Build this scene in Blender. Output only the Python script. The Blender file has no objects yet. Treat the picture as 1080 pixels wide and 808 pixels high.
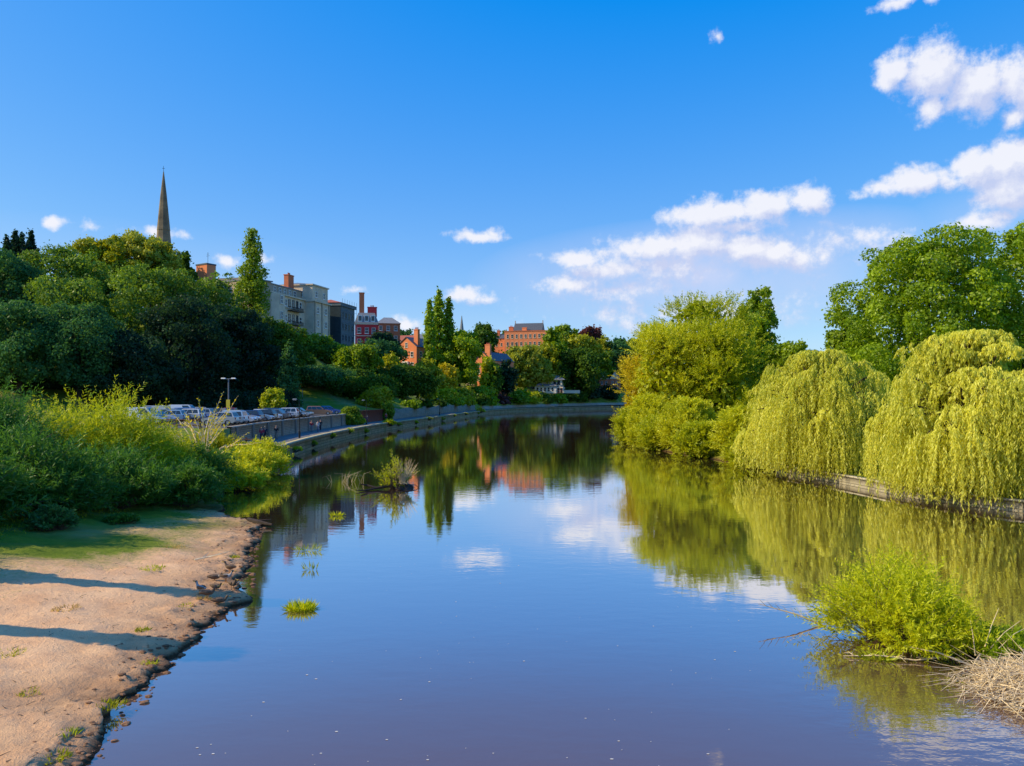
import bpy, bmesh, math, random
import numpy as np
from mathutils import Vector, Matrix
from mathutils.bvhtree import BVHTree

random.seed(7)
RNG = np.random.default_rng(7)
SC = bpy.context.scene
COL = SC.collection
F, HZ, HC = 800.0, 419.0, 6.5          # focal length in photo pixels, horizon row, eye height above the water


def X(px, d): return (px - 540.0) / F * d
def Z(py, d): return HC + (HZ - py) / F * d


# ------------------------------------------------------------------ objects
def link(o, parent=None):
    COL.objects.link(o)
    if parent is not None:
        o.parent = parent
    return o


def tag(o, label=None, cat=None, group=None, kind=None):
    if label: o['label'] = label
    if cat: o['category'] = cat
    if group: o['group'] = group
    if kind: o['kind'] = kind
    return o


def empty(name, loc, rz=0.0, label=None, cat=None, group=None):
    o = bpy.data.objects.new(name, None)
    o.empty_display_size = 0.3
    o.location = loc
    o.rotation_euler = (0, 0, rz)
    link(o)
    return tag(o, label, cat, group)


def np_mesh(name, V, quads, mat, parent=None, tint=None, smooth=False, uv=None):
    """mesh from an (n,3) vertex array and (m,k) face array"""
    me = bpy.data.meshes.new(name)
    V = np.ascontiguousarray(V, dtype=np.float32)
    Q = np.ascontiguousarray(quads, dtype=np.int32)
    k = Q.shape[1]
    me.vertices.add(len(V)); me.vertices.foreach_set('co', V.ravel())
    me.loops.add(Q.size); me.loops.foreach_set('vertex_index', Q.ravel())
    me.polygons.add(len(Q))
    me.polygons.foreach_set('loop_start', np.arange(0, Q.size, k, dtype=np.int32))
    if smooth:
        me.polygons.foreach_set('use_smooth', np.ones(len(Q), dtype=bool))
    if tint is not None:
        a = me.attributes.new('tint', 'FLOAT', 'POINT')
        a.data.foreach_set('value', np.ascontiguousarray(tint, dtype=np.float32))
    if uv is not None:
        l = me.uv_layers.new(name='UVMap')
        l.data.foreach_set('uv', np.ascontiguousarray(uv[Q.ravel()], dtype=np.float32).ravel())
    me.update(calc_edges=True)
    for m in (mat if isinstance(mat, (list, tuple)) else [mat]):
        me.materials.append(m)
    o = bpy.data.objects.new(name, me)
    return link(o, parent)


class MB:
    """collects plain faces for one mesh"""
    def __init__(self): self.v = []; self.f = []; self.m = []

    def poly(self, pts, mi=0):
        i = len(self.v); self.v += [tuple(p) for p in pts]
        self.f.append(tuple(range(i, i + len(pts)))); self.m.append(mi)

    def box(self, x0, x1, y0, y1, z0, z1, mi=0):
        i = len(self.v)
        self.v += [(x0,y0,z0),(x1,y0,z0),(x1,y1,z0),(x0,y1,z0),(x0,y0,z1),(x1,y0,z1),(x1,y1,z1),(x0,y1,z1)]
        for q in ((0,3,2,1),(4,5,6,7),(0,1,5,4),(1,2,6,5),(2,3,7,6),(3,0,4,7)):
            self.f.append(tuple(i + k for k in q)); self.m.append(mi)

    def frustum(self, b, t, z0, z1, mi=0):
        i = len(self.v)
        (x0,x1,y0,y1), (a0,a1,c0,c1) = b, t
        self.v += [(x0,y0,z0),(x1,y0,z0),(x1,y1,z0),(x0,y1,z0),(a0,c0,z1),(a1,c0,z1),(a1,c1,z1),(a0,c1,z1)]
        for q in ((0,3,2,1),(4,5,6,7),(0,1,5,4),(1,2,6,5),(2,3,7,6),(3,0,4,7)):
            self.f.append(tuple(i + k for k in q)); self.m.append(mi)

    def tube(self, pts, rad, n=6, mi=0, cap=True):
        pts = [Vector(p) for p in pts]
        i0 = len(self.v)
        for k, p in enumerate(pts):
            t = (pts[min(k + 1, len(pts) - 1)] - pts[max(k - 1, 0)])
            if t.length < 1e-6: t = Vector((0, 0, 1))
            t.normalize()
            a = t.cross(Vector((0.31, 0.95, 0.05)) if abs(t.y) < 0.9 else Vector((1, 0, 0))).normalized()
            b = t.cross(a)
            r = rad[k] if isinstance(rad, (list, tuple)) else rad
            for j in range(n):
                an = 2 * math.pi * j / n
                self.v.append(tuple(p + (a * math.cos(an) + b * math.sin(an)) * r))
        for k in range(len(pts) - 1):
            for j in range(n):
                a0 = i0 + k * n + j; a1 = i0 + k * n + (j + 1) % n
                self.f.append((a0, a1, a1 + n, a0 + n)); self.m.append(mi)
        if cap:
            self.f.append(tuple(i0 + j for j in reversed(range(n)))); self.m.append(mi)
            e = i0 + (len(pts) - 1) * n
            self.f.append(tuple(e + j for j in range(n))); self.m.append(mi)

    def lathe(self, prof, n=12, c=(0, 0, 0), mi=0):
        i0 = len(self.v)
        for r, z in prof:
            for j in range(n):
                an = 2 * math.pi * j / n
                self.v.append((c[0] + r * math.cos(an), c[1] + r * math.sin(an), c[2] + z))
        for k in range(len(prof) - 1):
            for j in range(n):
                a0 = i0 + k * n + j; a1 = i0 + k * n + (j + 1) % n
                self.f.append((a0, a1, a1 + n, a0 + n)); self.m.append(mi)
        self.f.append(tuple(i0 + j for j in reversed(range(n)))); self.m.append(mi)
        e = i0 + (len(prof) - 1) * n
        self.f.append(tuple(e + j for j in range(n))); self.m.append(mi)

    def build(self, name, mats, parent=None, smooth=False, bevel=0.0):
        me = bpy.data.meshes.new(name)
        me.from_pydata(self.v, [], self.f)
        for m in (mats if isinstance(mats, (list, tuple)) else [mats]):
            me.materials.append(m)
        me.polygons.foreach_set('material_index', np.array(self.m, dtype=np.int32))
        if bevel > 0:
            bm = bmesh.new(); bm.from_mesh(me)
            bmesh.ops.remove_doubles(bm, verts=bm.verts, dist=1e-5)
            bmesh.ops.bevel(bm, geom=[e for e in bm.edges if len(e.link_faces) == 2 and e.calc_face_angle(0) > 0.5],
                            offset=bevel, segments=2, profile=0.6, affect='EDGES')
            bm.to_mesh(me); bm.free()
        if smooth:
            me.polygons.foreach_set('use_smooth', np.ones(len(me.polygons), dtype=bool))
        me.update()
        o = bpy.data.objects.new(name, me)
        return link(o, parent)


# ------------------------------------------------------------------ materials
def new_mat(name):
    m = bpy.data.materials.new(name); m.use_nodes = True
    nt = m.node_tree; nt.nodes.clear()
    out = nt.nodes.new('ShaderNodeOutputMaterial')
    return m, nt, out


def nd(nt, typ, **kw):
    n = nt.nodes.new(typ)
    for k, v in kw.items():
        setattr(n, k, v)
    return n


def mixc(nt, fac, a, b, mode='MIX'):
    n = nd(nt, 'ShaderNodeMix', data_type='RGBA', blend_type=mode)
    for sock, v in ((n.inputs['Factor'], fac), (n.inputs[6], a), (n.inputs[7], b)):
        if isinstance(v, (int, float)): sock.default_value = v
        elif isinstance(v, tuple): sock.default_value = (v + (1,))[:4]
        else: nt.links.new(v, sock)
    return n.outputs[2]


def mth(nt, op, a, b=None, c=None, clamp=False):
    n = nd(nt, 'ShaderNodeMath', operation=op, use_clamp=clamp)
    for s, v in zip(n.inputs, (a, b, c)):
        if v is None: continue
        if isinstance(v, (int, float)): s.default_value = v
        else: nt.links.new(v, s)
    return n.outputs[0]


def noise(nt, scale, detail=4, rough=0.55, vec=None, dist=0.0):
    n = nd(nt, 'ShaderNodeTexNoise')
    n.inputs['Scale'].default_value = scale; n.inputs['Detail'].default_value = detail
    n.inputs['Roughness'].default_value = rough; n.inputs['Distortion'].default_value = dist
    if vec is not None: nt.links.new(vec, n.inputs['Vector'])
    return n


def ramp(nt, fac, stops):
    n = nd(nt, 'ShaderNodeValToRGB')
    e = n.color_ramp.elements
    while len(e) < len(stops): e.new(0.5)
    for el, (p, c) in zip(e, stops):
        el.position = p
        el.color = ((c, c, c) if isinstance(c, (int, float)) else c) + (1,) if not (isinstance(c, tuple) and len(c) == 4) else c
    nt.links.new(fac, n.inputs[0])
    return n.outputs[0]


def geo_pos(nt): return nd(nt, 'ShaderNodeNewGeometry').outputs['Position']
def obj_pos(nt): return nd(nt, 'ShaderNodeTexCoord').outputs['Object']


_cache = {}
def plain(name, a, b=None, scale=3.0, rough=0.7, metal=0.0, bump=0.0, bscale=20.0, spec=0.3):
    key = (name, a, b, scale, rough, metal)
    if key in _cache: return _cache[key]
    m, nt, out = new_mat(name)
    p = nd(nt, 'ShaderNodeBsdfPrincipled')
    b = b or tuple(c * 0.75 for c in a)
    n = noise(nt, scale, 5, 0.6, obj_pos(nt))
    nt.links.new(mixc(nt, ramp(nt, n.outputs[0], [(0.3, 0.0), (0.7, 1.0)]), a, b), p.inputs['Base Color'])
    p.inputs['Roughness'].default_value = rough; p.inputs['Metallic'].default_value = metal
    p.inputs['Specular IOR Level'].default_value = spec
    if bump > 0:
        n2 = noise(nt, bscale, 4, 0.6, obj_pos(nt))
        bp = nd(nt, 'ShaderNodeBump'); bp.inputs['Strength'].default_value = bump; bp.inputs['Distance'].default_value = 0.05
        nt.links.new(n2.outputs[0], bp.inputs['Height']); nt.links.new(bp.outputs[0], p.inputs['Normal'])
    nt.links.new(p.outputs[0], out.inputs[0])
    _cache[key] = m
    return m


def leaf_mat(name, dark, light, trans=0.45, gloss=0.04):
    key = ('leaf', dark, light, trans)
    if key in _cache: return _cache[key]
    m, nt, out = new_mat(name)
    at = nd(nt, 'ShaderNodeAttribute', attribute_name='tint')
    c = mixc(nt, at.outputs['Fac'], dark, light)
    df = nd(nt, 'ShaderNodeBsdfDiffuse'); nt.links.new(c, df.inputs[0])
    tr = nd(nt, 'ShaderNodeBsdfTranslucent')
    nt.links.new(mixc(nt, 1.0, c, (1.25, 1.15, 0.6), 'MULTIPLY'), tr.inputs[0])
    mx = nd(nt, 'ShaderNodeMixShader'); mx.inputs[0].default_value = trans
    nt.links.new(df.outputs[0], mx.inputs[1]); nt.links.new(tr.outputs[0], mx.inputs[2])
    gl = nd(nt, 'ShaderNodeBsdfGlossy'); gl.inputs['Roughness'].default_value = 0.45
    gl.inputs[0].default_value = (0.8, 0.85, 0.8, 1)
    m2 = nd(nt, 'ShaderNodeMixShader'); m2.inputs[0].default_value = gloss
    nt.links.new(mx.outputs[0], m2.inputs[1]); nt.links.new(gl.outputs[0], m2.inputs[2])
    nt.links.new(m2.outputs[0], out.inputs[0])
    _cache[key] = m
    return m


PAL = {
    'deep':   ((0.009, 0.030, 0.024), (0.045, 0.115, 0.045)),  # dark leaves; navy hill shade is put into the colour
    'dark':   ((0.026, 0.075, 0.012), (0.150, 0.270, 0.020)),
    'hill':   ((0.040, 0.125, 0.020), (0.300, 0.450, 0.034)),
    'green':  ((0.085, 0.180, 0.006), (0.370, 0.500, 0.014)),
    'bright': ((0.100, 0.210, 0.004), (0.430, 0.580, 0.012)),
    'olive':  ((0.170, 0.220, 0.006), (0.560, 0.560, 0.014)),
    'lime':   ((0.240, 0.310, 0.005), (0.640, 0.680, 0.018)),
    'gold':   ((0.420, 0.370, 0.010), (0.800, 0.680, 0.030)),
    'willow': ((0.320, 0.370, 0.006), (0.760, 0.780, 0.030)),
    'weep':   ((0.480, 0.525, 0.030), (0.930, 0.935, 0.170)),
    'teal':   ((0.026, 0.100, 0.040), (0.120, 0.290, 0.075)),
    'purple': ((0.065, 0.018, 0.020), (0.220, 0.070, 0.060)),
    'ash':    ((0.190, 0.240, 0.012), (0.520, 0.550, 0.050)),
    'islet':  ((0.340, 0.420, 0.004), (0.780, 0.820, 0.022)),
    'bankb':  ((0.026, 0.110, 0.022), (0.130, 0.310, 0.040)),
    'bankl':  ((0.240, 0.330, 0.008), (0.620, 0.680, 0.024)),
    'dry':    ((0.360, 0.250, 0.080), (0.620, 0.460, 0.170)),
}
def leafm(k, trans=0.45): return leaf_mat('leaves_' + k, PAL[k][0], PAL[k][1], trans, .012 if k in ('deep', 'dark', 'teal') else .025)

BARK = plain('bark', (0.085, 0.062, 0.045), (0.035, 0.027, 0.02), 4.0, 0.9, bump=0.6, bscale=12)
BARK_PALE = plain('bark_pale', (0.20, 0.16, 0.11), (0.10, 0.075, 0.05), 5.0, 0.9)
TWIG = plain('dead_twigs', (0.92, 0.74, 0.46), (0.60, 0.46, 0.28), 6.0, 0.85)
TWIG_D = plain('wet_wood', (0.06, 0.04, 0.028), (0.025, 0.018, 0.012), 6.0, 0.7)

# ------------------------------------------------------------------ terrain
def smooth_curve(ctrl, step_fn):
    c = np.array(ctrl, dtype=float)
    seg = np.hypot(np.diff(c[:, 0]), np.diff(c[:, 1]))
    L = np.concatenate([[0], np.cumsum(seg)])
    us = [0.0]
    while us[-1] < L[-1] - 1e-6:
        y = np.interp(us[-1], L, c[:, 1]); us.append(min(L[-1], us[-1] + step_fn(y)))
    us = np.array(us)
    # local averaging of the polyline, so that the corners are rounded
    out = np.zeros((len(us), 4))
    for w, o in ((0.25, -1), (0.5, 0), (0.25, 1)):
        h = np.array([step_fn(np.interp(u, L, c[:, 1])) * 3 for u in us])
        for k in range(4):
            out[:, k] += w * np.interp(np.clip(us + o * h, 0, L[-1]), L, c[:, k])
    out[:, 2:] /= np.linalg.norm(out[:, 2:], axis=1)[:, None]
    return us, out


LC = [(-6.3,-60,-1,0),(-6.5,0,-1,0),(-7,10,-1,0),(-7.4,13.4,-1,0),(-7.9,16.2,-1,0),(-8.45,19.2,-1,0),(-8.6,22,-1,0),(-8.5,24.6,-1,0),
      (-9.7,28.7,-1,0),(-11.2,33.3,-1,0),(-12.7,38.8,-1,0),(-16,42,-1,0),(-18.3,47,-1,0),(-20.8,57,-1,0),(-22.8,69,-1,0),(-23.8,76,-1,0),
      (-25.2,90,-1,0),(-26,106,-1,0),(-26,124,-1,0),(-25.5,146,-1,.05),(-23.5,166,-.98,.2),(-20.5,194,-.97,.25),(-15.5,250,-.97,.25),
      (-9,306,-.9,.44),(2,345,-.75,.66),(25,385,-.64,.77),(52,425,-.5,.86),(100,452,-.25,.97),(220,470,0,1),(700,480,0,1)]
LU, LP = smooth_curve(LC, lambda y: 0.13 if 9 < y < 44 else (.3 if y < 50 else 2.0))
LTAB = {
    -60: [(0,-.12),(.25,.1),(1.5,.25),(5,.55),(9,.85),(14,1.3),(20,2.0),(35,4),(60,8),(120,22),(300,30),(1600,34)],
    46:  [(0,-.12),(.25,.1),(1.5,.25),(5,.55),(9,.95),(14,1.5),(20,2.4),(35,3.4),(60,6),(120,24),(300,30),(1600,34)],
    62:  [(0,-.12),(.4,.2),(2,.8),(5,1.5),(9,2.8),(15,3.3),(40,3.4),(60,5),(110,24),(300,32),(1600,36)],
    76:  [(0,1.33),(5,1.33),(5.02,3.3),(40,3.4),(55,5),(75,13),(110,25),(300,32),(1600,36)],
    160: [(0,1.35),(5,1.35),(5.02,3.35),(30,3.5),(40,5),(60,13),(90,25),(300,32),(1600,38)],
    188: [(0,1.4),(5,1.4),(5.02,3.5),(8,4.5),(20,9.5),(45,23),(60,27),(300,34),(1600,40)],
    250: [(0,1.4),(5,1.4),(5.02,3.6),(10,6.5),(25,13),(46,25.5),(60,27.5),(300,34),(1600,40)],
    330: [(0,1.5),(5,1.5),(5.02,3.2),(12,7.0),(30,14),(60,28),(100,33),(300,36),(1600,42)],
    430: [(0,2),(5,2),(5.02,3.9),(12,8.6),(40,14),(80,28),(300,34),(1600,42)],
    500: [(0,2),(5,2),(5.02,3.9),(12,8.6),(40,14),(80,24),(300,30),(1600,42)],
}
_ly = sorted(LTAB)
def zl(y, s):
    y = min(max(y, _ly[0]), _ly[-1])
    for a, b in zip(_ly, _ly[1:]):
        if a <= y <= b: break
    t = (y - a) / (b - a)
    za = np.interp(s, *zip(*LTAB[a])); zb = np.interp(s, *zip(*LTAB[b]))
    return za * (1 - t) + zb * t

def vnoise(x, y, seed=0):
    """cheap smooth value noise"""
    def h(i, j):
        n = np.sin(i * 127.1 + j * 311.7 + seed * 74.7) * 43758.5453
        return n - np.floor(n)
    x = np.asarray(x, float); y = np.asarray(y, float)
    i, j = np.floor(x), np.floor(y); u, v = x - i, y - j
    u = u * u * (3 - 2 * u); v = v * v * (3 - 2 * v)
    return (h(i, j) * (1 - u) * (1 - v) + h(i + 1, j) * u * (1 - v) + h(i, j + 1) * (1 - u) * v + h(i + 1, j + 1) * u * v) - 0.5

def lpt(y, s, z=None):
    """a point s metres inland from the left bank where the bank has this y"""
    k = [np.interp(y, LP[:, 1], LP[:, c]) for c in range(4)]
    return Vector((k[0] + k[2] * s, k[1] + k[3] * s, zl(y, s) if z is None else z))

def ds(px, s):
    yy = np.arange(120, 450, .5); P_ = np.array([tuple(lpt(y, s, 0))[:2] for y in yy])
    q = 540 + F * P_[:, 0] / P_[:, 1]
    k = int(np.argmin(np.abs(q - px))); return float(P_[k, 1])

S1 = np.concatenate([np.arange(0, 1.6, 0.12), np.arange(1.6, 5.0, 0.25), [5.0, 5.02], np.arange(5.3, 17, 0.3), np.arange(18, 130, 2.5), [140, 160, 200, 260, 300, 500, 1600]])
nu, ns = len(LU), len(S1)
gx = LP[:, 0][:, None] + LP[:, 2][:, None] * S1[None]
gy = LP[:, 1][:, None] + LP[:, 3][:, None] * S1[None]
gz = np.array([zl(y, S1) for y in LP[:, 1]])
edge = np.clip((S1 - 0.0) / 1.2, 0, 1)[None]
beach = np.clip((50 - LP[:, 1]) / 5, 0, 1)[:, None] * np.clip((22 - S1) / 4, 0, 1)[None]
jit = (vnoise(gy * 0.5, gx * 0.0, 3) * 0.8 + vnoise(gy * 1.7, gx * 1.3 + 5, 4) * 0.45 + vnoise(gy * 4.1, gx * 3.3 + 5, 5) * 0.32 + vnoise(gy * 9.3, gx * 8.3 + 5, 15) * 0.16) * beach * np.clip(1 - S1 / 4, 0, 1)[None]
gx = gx + jit
lip = np.clip((S1[None] - 0.12) / 0.22, 0, 1) * np.clip(1 - (S1[None] - 0.34) / 2.2, 0, 1)
gz = gz + beach * (edge * (vnoise(gx * .5, gy * .5, 1) * 0.16 + vnoise(gx * 1.7, gy * 1.7, 2) * 0.09 + vnoise(gx * 4.3, gy * 4.3, 6) * 0.06)
                   + lip * (0.0 + 0.20 * np.clip(vnoise(gx * 2.3, gy * 2.3, 8) + vnoise(gx * 6, gy * 6, 9) * .6 + 0.1, 0, 1)))
wallz = (LP[:, 1] > 73)[:, None]
gz = np.where(wallz & (S1[None] < 5.01), gz - 0.02, gz)
hill_j = np.clip((S1[None] - 30) / 20, 0, 1) * (vnoise(gx * .06, gy * .06, 11) * 3.0 + vnoise(gx * .2, gy * .2, 12) * 0.8)
gz = gz + np.where(S1[None] < 400, hill_j, 0)
LV = np.stack([gx, gy, gz], -1).reshape(-1, 3)
ii, jj = np.meshgrid(np.arange(nu - 1), np.arange(ns - 1), indexing='ij')
a0 = (ii * ns + jj).ravel()
LQ = np.stack([a0, a0 + ns, a0 + ns + 1, a0 + 1], -1)[:, ::-1]

RC = [(66,-60,1,0),(50,-10,1,0),(44,15,1,0),(38,30,1,0),(33,38,1,0),(28.8,43.3,1,0),(26,49,1,0),(25.2,57,1,0),(23,65.5,1,0),(20.5,80,1,0),
      (16,99,1,0),(16.6,118,1,0),(20,144,1,0),(33,230,1,0),(60,330,1,0),(100,385,1,0),(220,420,1,0),(700,432,1,0)]
RU, RP = smooth_curve(RC, lambda y: 0.8 if y < 110 else 3.0)
S2 = np.concatenate([np.arange(0, 6, 0.5), np.arange(6, 60, 3), [70, 100, 160, 300, 600, 1600]])
def zr(y, s):
    w = np.interp(s, [0,.3,5,20,60,200,1600], [.48,.52,.9,1.8,3,6,15])
    n = np.interp(s, [0,1,3,8,20,60,200,1600], [-.2,.3,.7,1.2,1.8,3,6,15])
    t = np.clip((y - 64) / 4, 0, 1)
    return w * (1 - t) + n * t
rgx = RP[:, 0][:, None] + S2[None]; rgy = np.repeat(RP[:, 1][:, None], len(S2), 1)
rgz = np.array([zr(y, S2) for y in RP[:, 1]]) + np.clip(S2 / 4, 0, 1)[None] * vnoise(rgx * .4, rgy * .4, 21) * .3
RV = np.stack([rgx, rgy, rgz], -1).reshape(-1, 3)
ii, jj = np.meshgrid(np.arange(len(RU) - 1), np.arange(len(S2) - 1), indexing='ij')
a0 = (ii * len(S2) + jj).ravel()
RQ = np.stack([a0, a0 + len(S2), a0 + len(S2) + 1, a0 + 1], -1)

BV = [BVHTree.FromPolygons([tuple(v) for v in LV], [tuple(q) for q in LQ.tolist()]),
      BVHTree.FromPolygons([tuple(v) for v in RV], [tuple(q) for q in RQ.tolist()])]
def drop(x, y, default=0.0):
    best = None
    for b in BV:
        h = b.ray_cast(Vector((x, y, 300)), Vector((0, 0, -1)))
        if h[0] is not None and (best is None or h[0].z > best): best = h[0].z
    return default if best is None else max(best, default)


def ground_mat():
    m, nt, out = new_mat('bank_soil_and_grass')
    p = nd(nt, 'ShaderNodeBsdfPrincipled'); p.inputs['Roughness'].default_value = 0.95; p.inputs['Specular IOR Level'].default_value = 0.1
    pos = geo_pos(nt)
    at = nd(nt, 'ShaderNodeAttribute', attribute_name='tint')      # 1 = bare sandy soil, 0 = grass
    n1 = noise(nt, 0.9, 8, 0.62, pos); n2 = noise(nt, 6.0, 6, 0.7, pos); n3 = noise(nt, 0.25, 4, 0.5, pos); n4 = noise(nt, 28.0, 3, 0.7, pos)
    sand = mixc(nt, ramp(nt, n1.outputs[0], [(0.35, 0.0), (0.65, 1.0)]), (0.92, 0.57, 0.31), (0.78, 0.44, 0.23))
    sand = mixc(nt, ramp(nt, n2.outputs[0], [(0.57, 0.0), (0.70, 0.8)]), sand, (0.40, 0.205, 0.10))
    sand = mixc(nt, ramp(nt, n4.outputs[0], [(0.55, 0.0), (0.7, 0.45)]), sand, (0.95, 0.65, 0.36))
    grass = mixc(nt, ramp(nt, n1.outputs[0], [(0.3, 0.0), (0.7, 1.0)]), (0.10, 0.17, 0.015), (0.24, 0.28, 0.03))
    grass = mixc(nt, ramp(nt, n3.outputs[0], [(0.45, 0.0), (0.65, 0.7)]), grass, (0.34, 0.28, 0.10))
    f = mth(nt, 'ADD', at.outputs['Fac'], mth(nt, 'MULTIPLY', mth(nt, 'SUBTRACT', n2.outputs[0], 0.5), 1.1))
    f = mth(nt, 'ADD', f, mth(nt, 'MULTIPLY', mth(nt, 'SUBTRACT', n3.outputs[0], 0.5), 1.3))
    f = ramp(nt, f, [(0.22, 0.0), (0.80, 1.0)])
    c = mixc(nt, f, grass, sand)
    # wet dark margin by the water
    sep = nd(nt, 'ShaderNodeSeparateXYZ'); nt.links.new(pos, sep.inputs[0])
    wet = mth(nt, 'ADD', sep.outputs[2], mth(nt, 'MULTIPLY', mth(nt, 'SUBTRACT', n2.outputs[0], 0.5), 0.16))
    damp = ramp(nt, wet, [(0.12, .62), (0.42, 0.0)])
    c = mixc(nt, damp, c, (0.24, 0.125, 0.06))
    wet = ramp(nt, wet, [(0.04, 1.0), (0.14, 0.0)])
    c = mixc(nt, wet, c, (0.075, 0.042, 0.022))
    nt.links.new(c, p.inputs['Base Color'])
    h = mth(nt, 'ADD', n2.outputs[0], mth(nt, 'MULTIPLY', n4.outputs[0], 0.4))
    bp = nd(nt, 'ShaderNodeBump'); bp.inputs['Strength'].default_value = 0.7; bp.inputs['Distance'].default_value = 0.10
    nt.links.new(h, bp.inputs['Height']); nt.links.new(bp.outputs[0], p.inputs['Normal'])
    nt.links.new(p.outputs[0], out.inputs[0])
    return m

GROUND = ground_mat()
sx, sy = LV[:, 0], LV[:, 1]
sS = np.tile(S1, nu); sY = np.repeat(LP[:, 1], ns)
sand = np.clip(1.05 - (sS - 3.5 - np.clip((26 - sY) * 0.9, -4, 12)) / 6.5, 0, 1) * np.clip((46 - sY) / 6, 0, 1)
o = np_mesh('left_ground', LV, LQ, GROUND, tint=sand, smooth=True); tag(o, kind='structure')
o = np_mesh('right_ground', RV, RQ, GROUND, tint=np.zeros(len(RV)), smooth=True); tag(o, kind='structure')


# ------------------------------------------------------------------ water
def water_mat():
    m, nt, out = new_mat('river_water')
    pos = geo_pos(nt)
    mp = nd(nt, 'ShaderNodeMapping'); mp.inputs['Scale'].default_value = (0.55, 1.0, 1.0); nt.links.new(pos, mp.inputs[0])
    n1 = noise(nt, 1.6, 4, 0.55, mp.outputs[0]); n2 = noise(nt, 0.13, 3, 0.5, mp.outputs[0]); n3 = noise(nt, 7.0, 2, 0.5, mp.outputs[0])
    calm = ramp(nt, n2.outputs[0], [(0.35, 0.35), (0.7, 1.0)])
    # a ruffled patch round the brushwood in the stream
    d = nd(nt, 'ShaderNodeVectorMath', operation='DISTANCE'); nt.links.new(pos, d.inputs[0]); d.inputs[1].default_value = (10.0, 15.2, 0)
    ruf = ramp(nt, mth(nt, 'DIVIDE', d.outputs['Value'], 6.0), [(0.2, 1.0), (0.75, 0.0)])
    h = mth(nt, 'MULTIPLY', n1.outputs[0], mth(nt, 'ADD', calm, mth(nt, 'MULTIPLY', ruf, 3.0)))
    h = mth(nt, 'ADD', h, mth(nt, 'MULTIPLY', n3.outputs[0], 0.05))
    bp = nd(nt, 'ShaderNodeBump'); bp.inputs['Strength'].default_value = 0.16; bp.inputs['Distance'].default_value = 0.035
    nt.links.new(h, bp.inputs['Height'])
    df = nd(nt, 'ShaderNodeBsdfDiffuse'); df.inputs[0].default_value = (0.142, 0.074, 0.047, 1)
    gl = nd(nt, 'ShaderNodeBsdfGlossy'); gl.inputs['Roughness'].default_value = 0.012; gl.inputs[0].default_value = (0.93, 0.93, 0.93, 1)
    nt.links.new(ramp(nt, noise(nt, 0.07, 5, .6, mp.outputs[0], 1.0).outputs[0], [(0.42, 0.006), (0.62, 0.05)]), gl.inputs['Roughness'])
    nt.links.new(bp.outputs[0], gl.inputs['Normal'])
    lw = nd(nt, 'ShaderNodeLayerWeight'); lw.inputs['Blend'].default_value = 0.5
    nt.links.new(bp.outputs[0], lw.inputs['Normal'])
    fac = ramp(nt, lw.outputs['Facing'], [(0.2, 0.05), (0.52, 0.17), (0.62, 0.36), (0.71, 0.66), (0.80, 0.86), (0.90, 0.95)])
    mx = nd(nt, 'ShaderNodeMixShader'); nt.links.new(fac, mx.inputs[0])
    nt.links.new(df.outputs[0], mx.inputs[1]); nt.links.new(gl.outputs[0], mx.inputs[2])
    nt.links.new(mx.outputs[0], out.inputs[0])
    return m

w = MB(); w.poly([(-300,-400,0),(1800,-400,0),(1800,1500,0),(-300,1500,0)])
tag(w.build('river_water', water_mat()), kind='structure')

# ------------------------------------------------------------------ banks: walls, path, car park
def strip(name, ys, prof, mat, parent=None, curve='L', closed=True, uvs=True):
    """sweep a profile [(s, z)] along the bank; z None-free; returns object"""
    n = 0; V = []; UV = []; Q = []
    acc = 0; last = None
    for y in ys:
        if curve == 'L': k = [np.interp(y, LP[:, 1], LP[:, c]) for c in range(4)]
        else: k = [np.interp(y, RP[:, 1], RP[:, c]) for c in range(2)] + [RDIR(y)[0], RDIR(y)[1]]
        if last is not None: acc += math.hypot(k[0] - last[0], k[1] - last[1])
        last = k
        pr = prof(y) if callable(prof) else prof
        vv = 0
        for q, (s, z) in enumerate(pr):
            if q: vv += math.hypot(s - pr[q-1][0], z - pr[q-1][1])
            V.append((k[0] + k[2] * s, k[1] + k[3] * s, z)); UV.append((acc, vv))
        n = len(pr)
    for i in range(len(ys) - 1):
        for j in range(n - 1):
            a = i * n + j
            Q.append((a, a + 1, a + n + 1, a + n))
    return np_mesh(name, np.array(V), np.array(Q), mat, parent, uv=np.array(UV))

def RDIR(y):
    a = np.array([np.interp(y - 1.5, RP[:, 1], RP[:, 0]), y - 1.5]); b = np.array([np.interp(y + 1.5, RP[:, 1], RP[:, 0]), y + 1.5])
    t = (b - a) / np.linalg.norm(b - a)
    return (t[1], -t[0])

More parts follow.
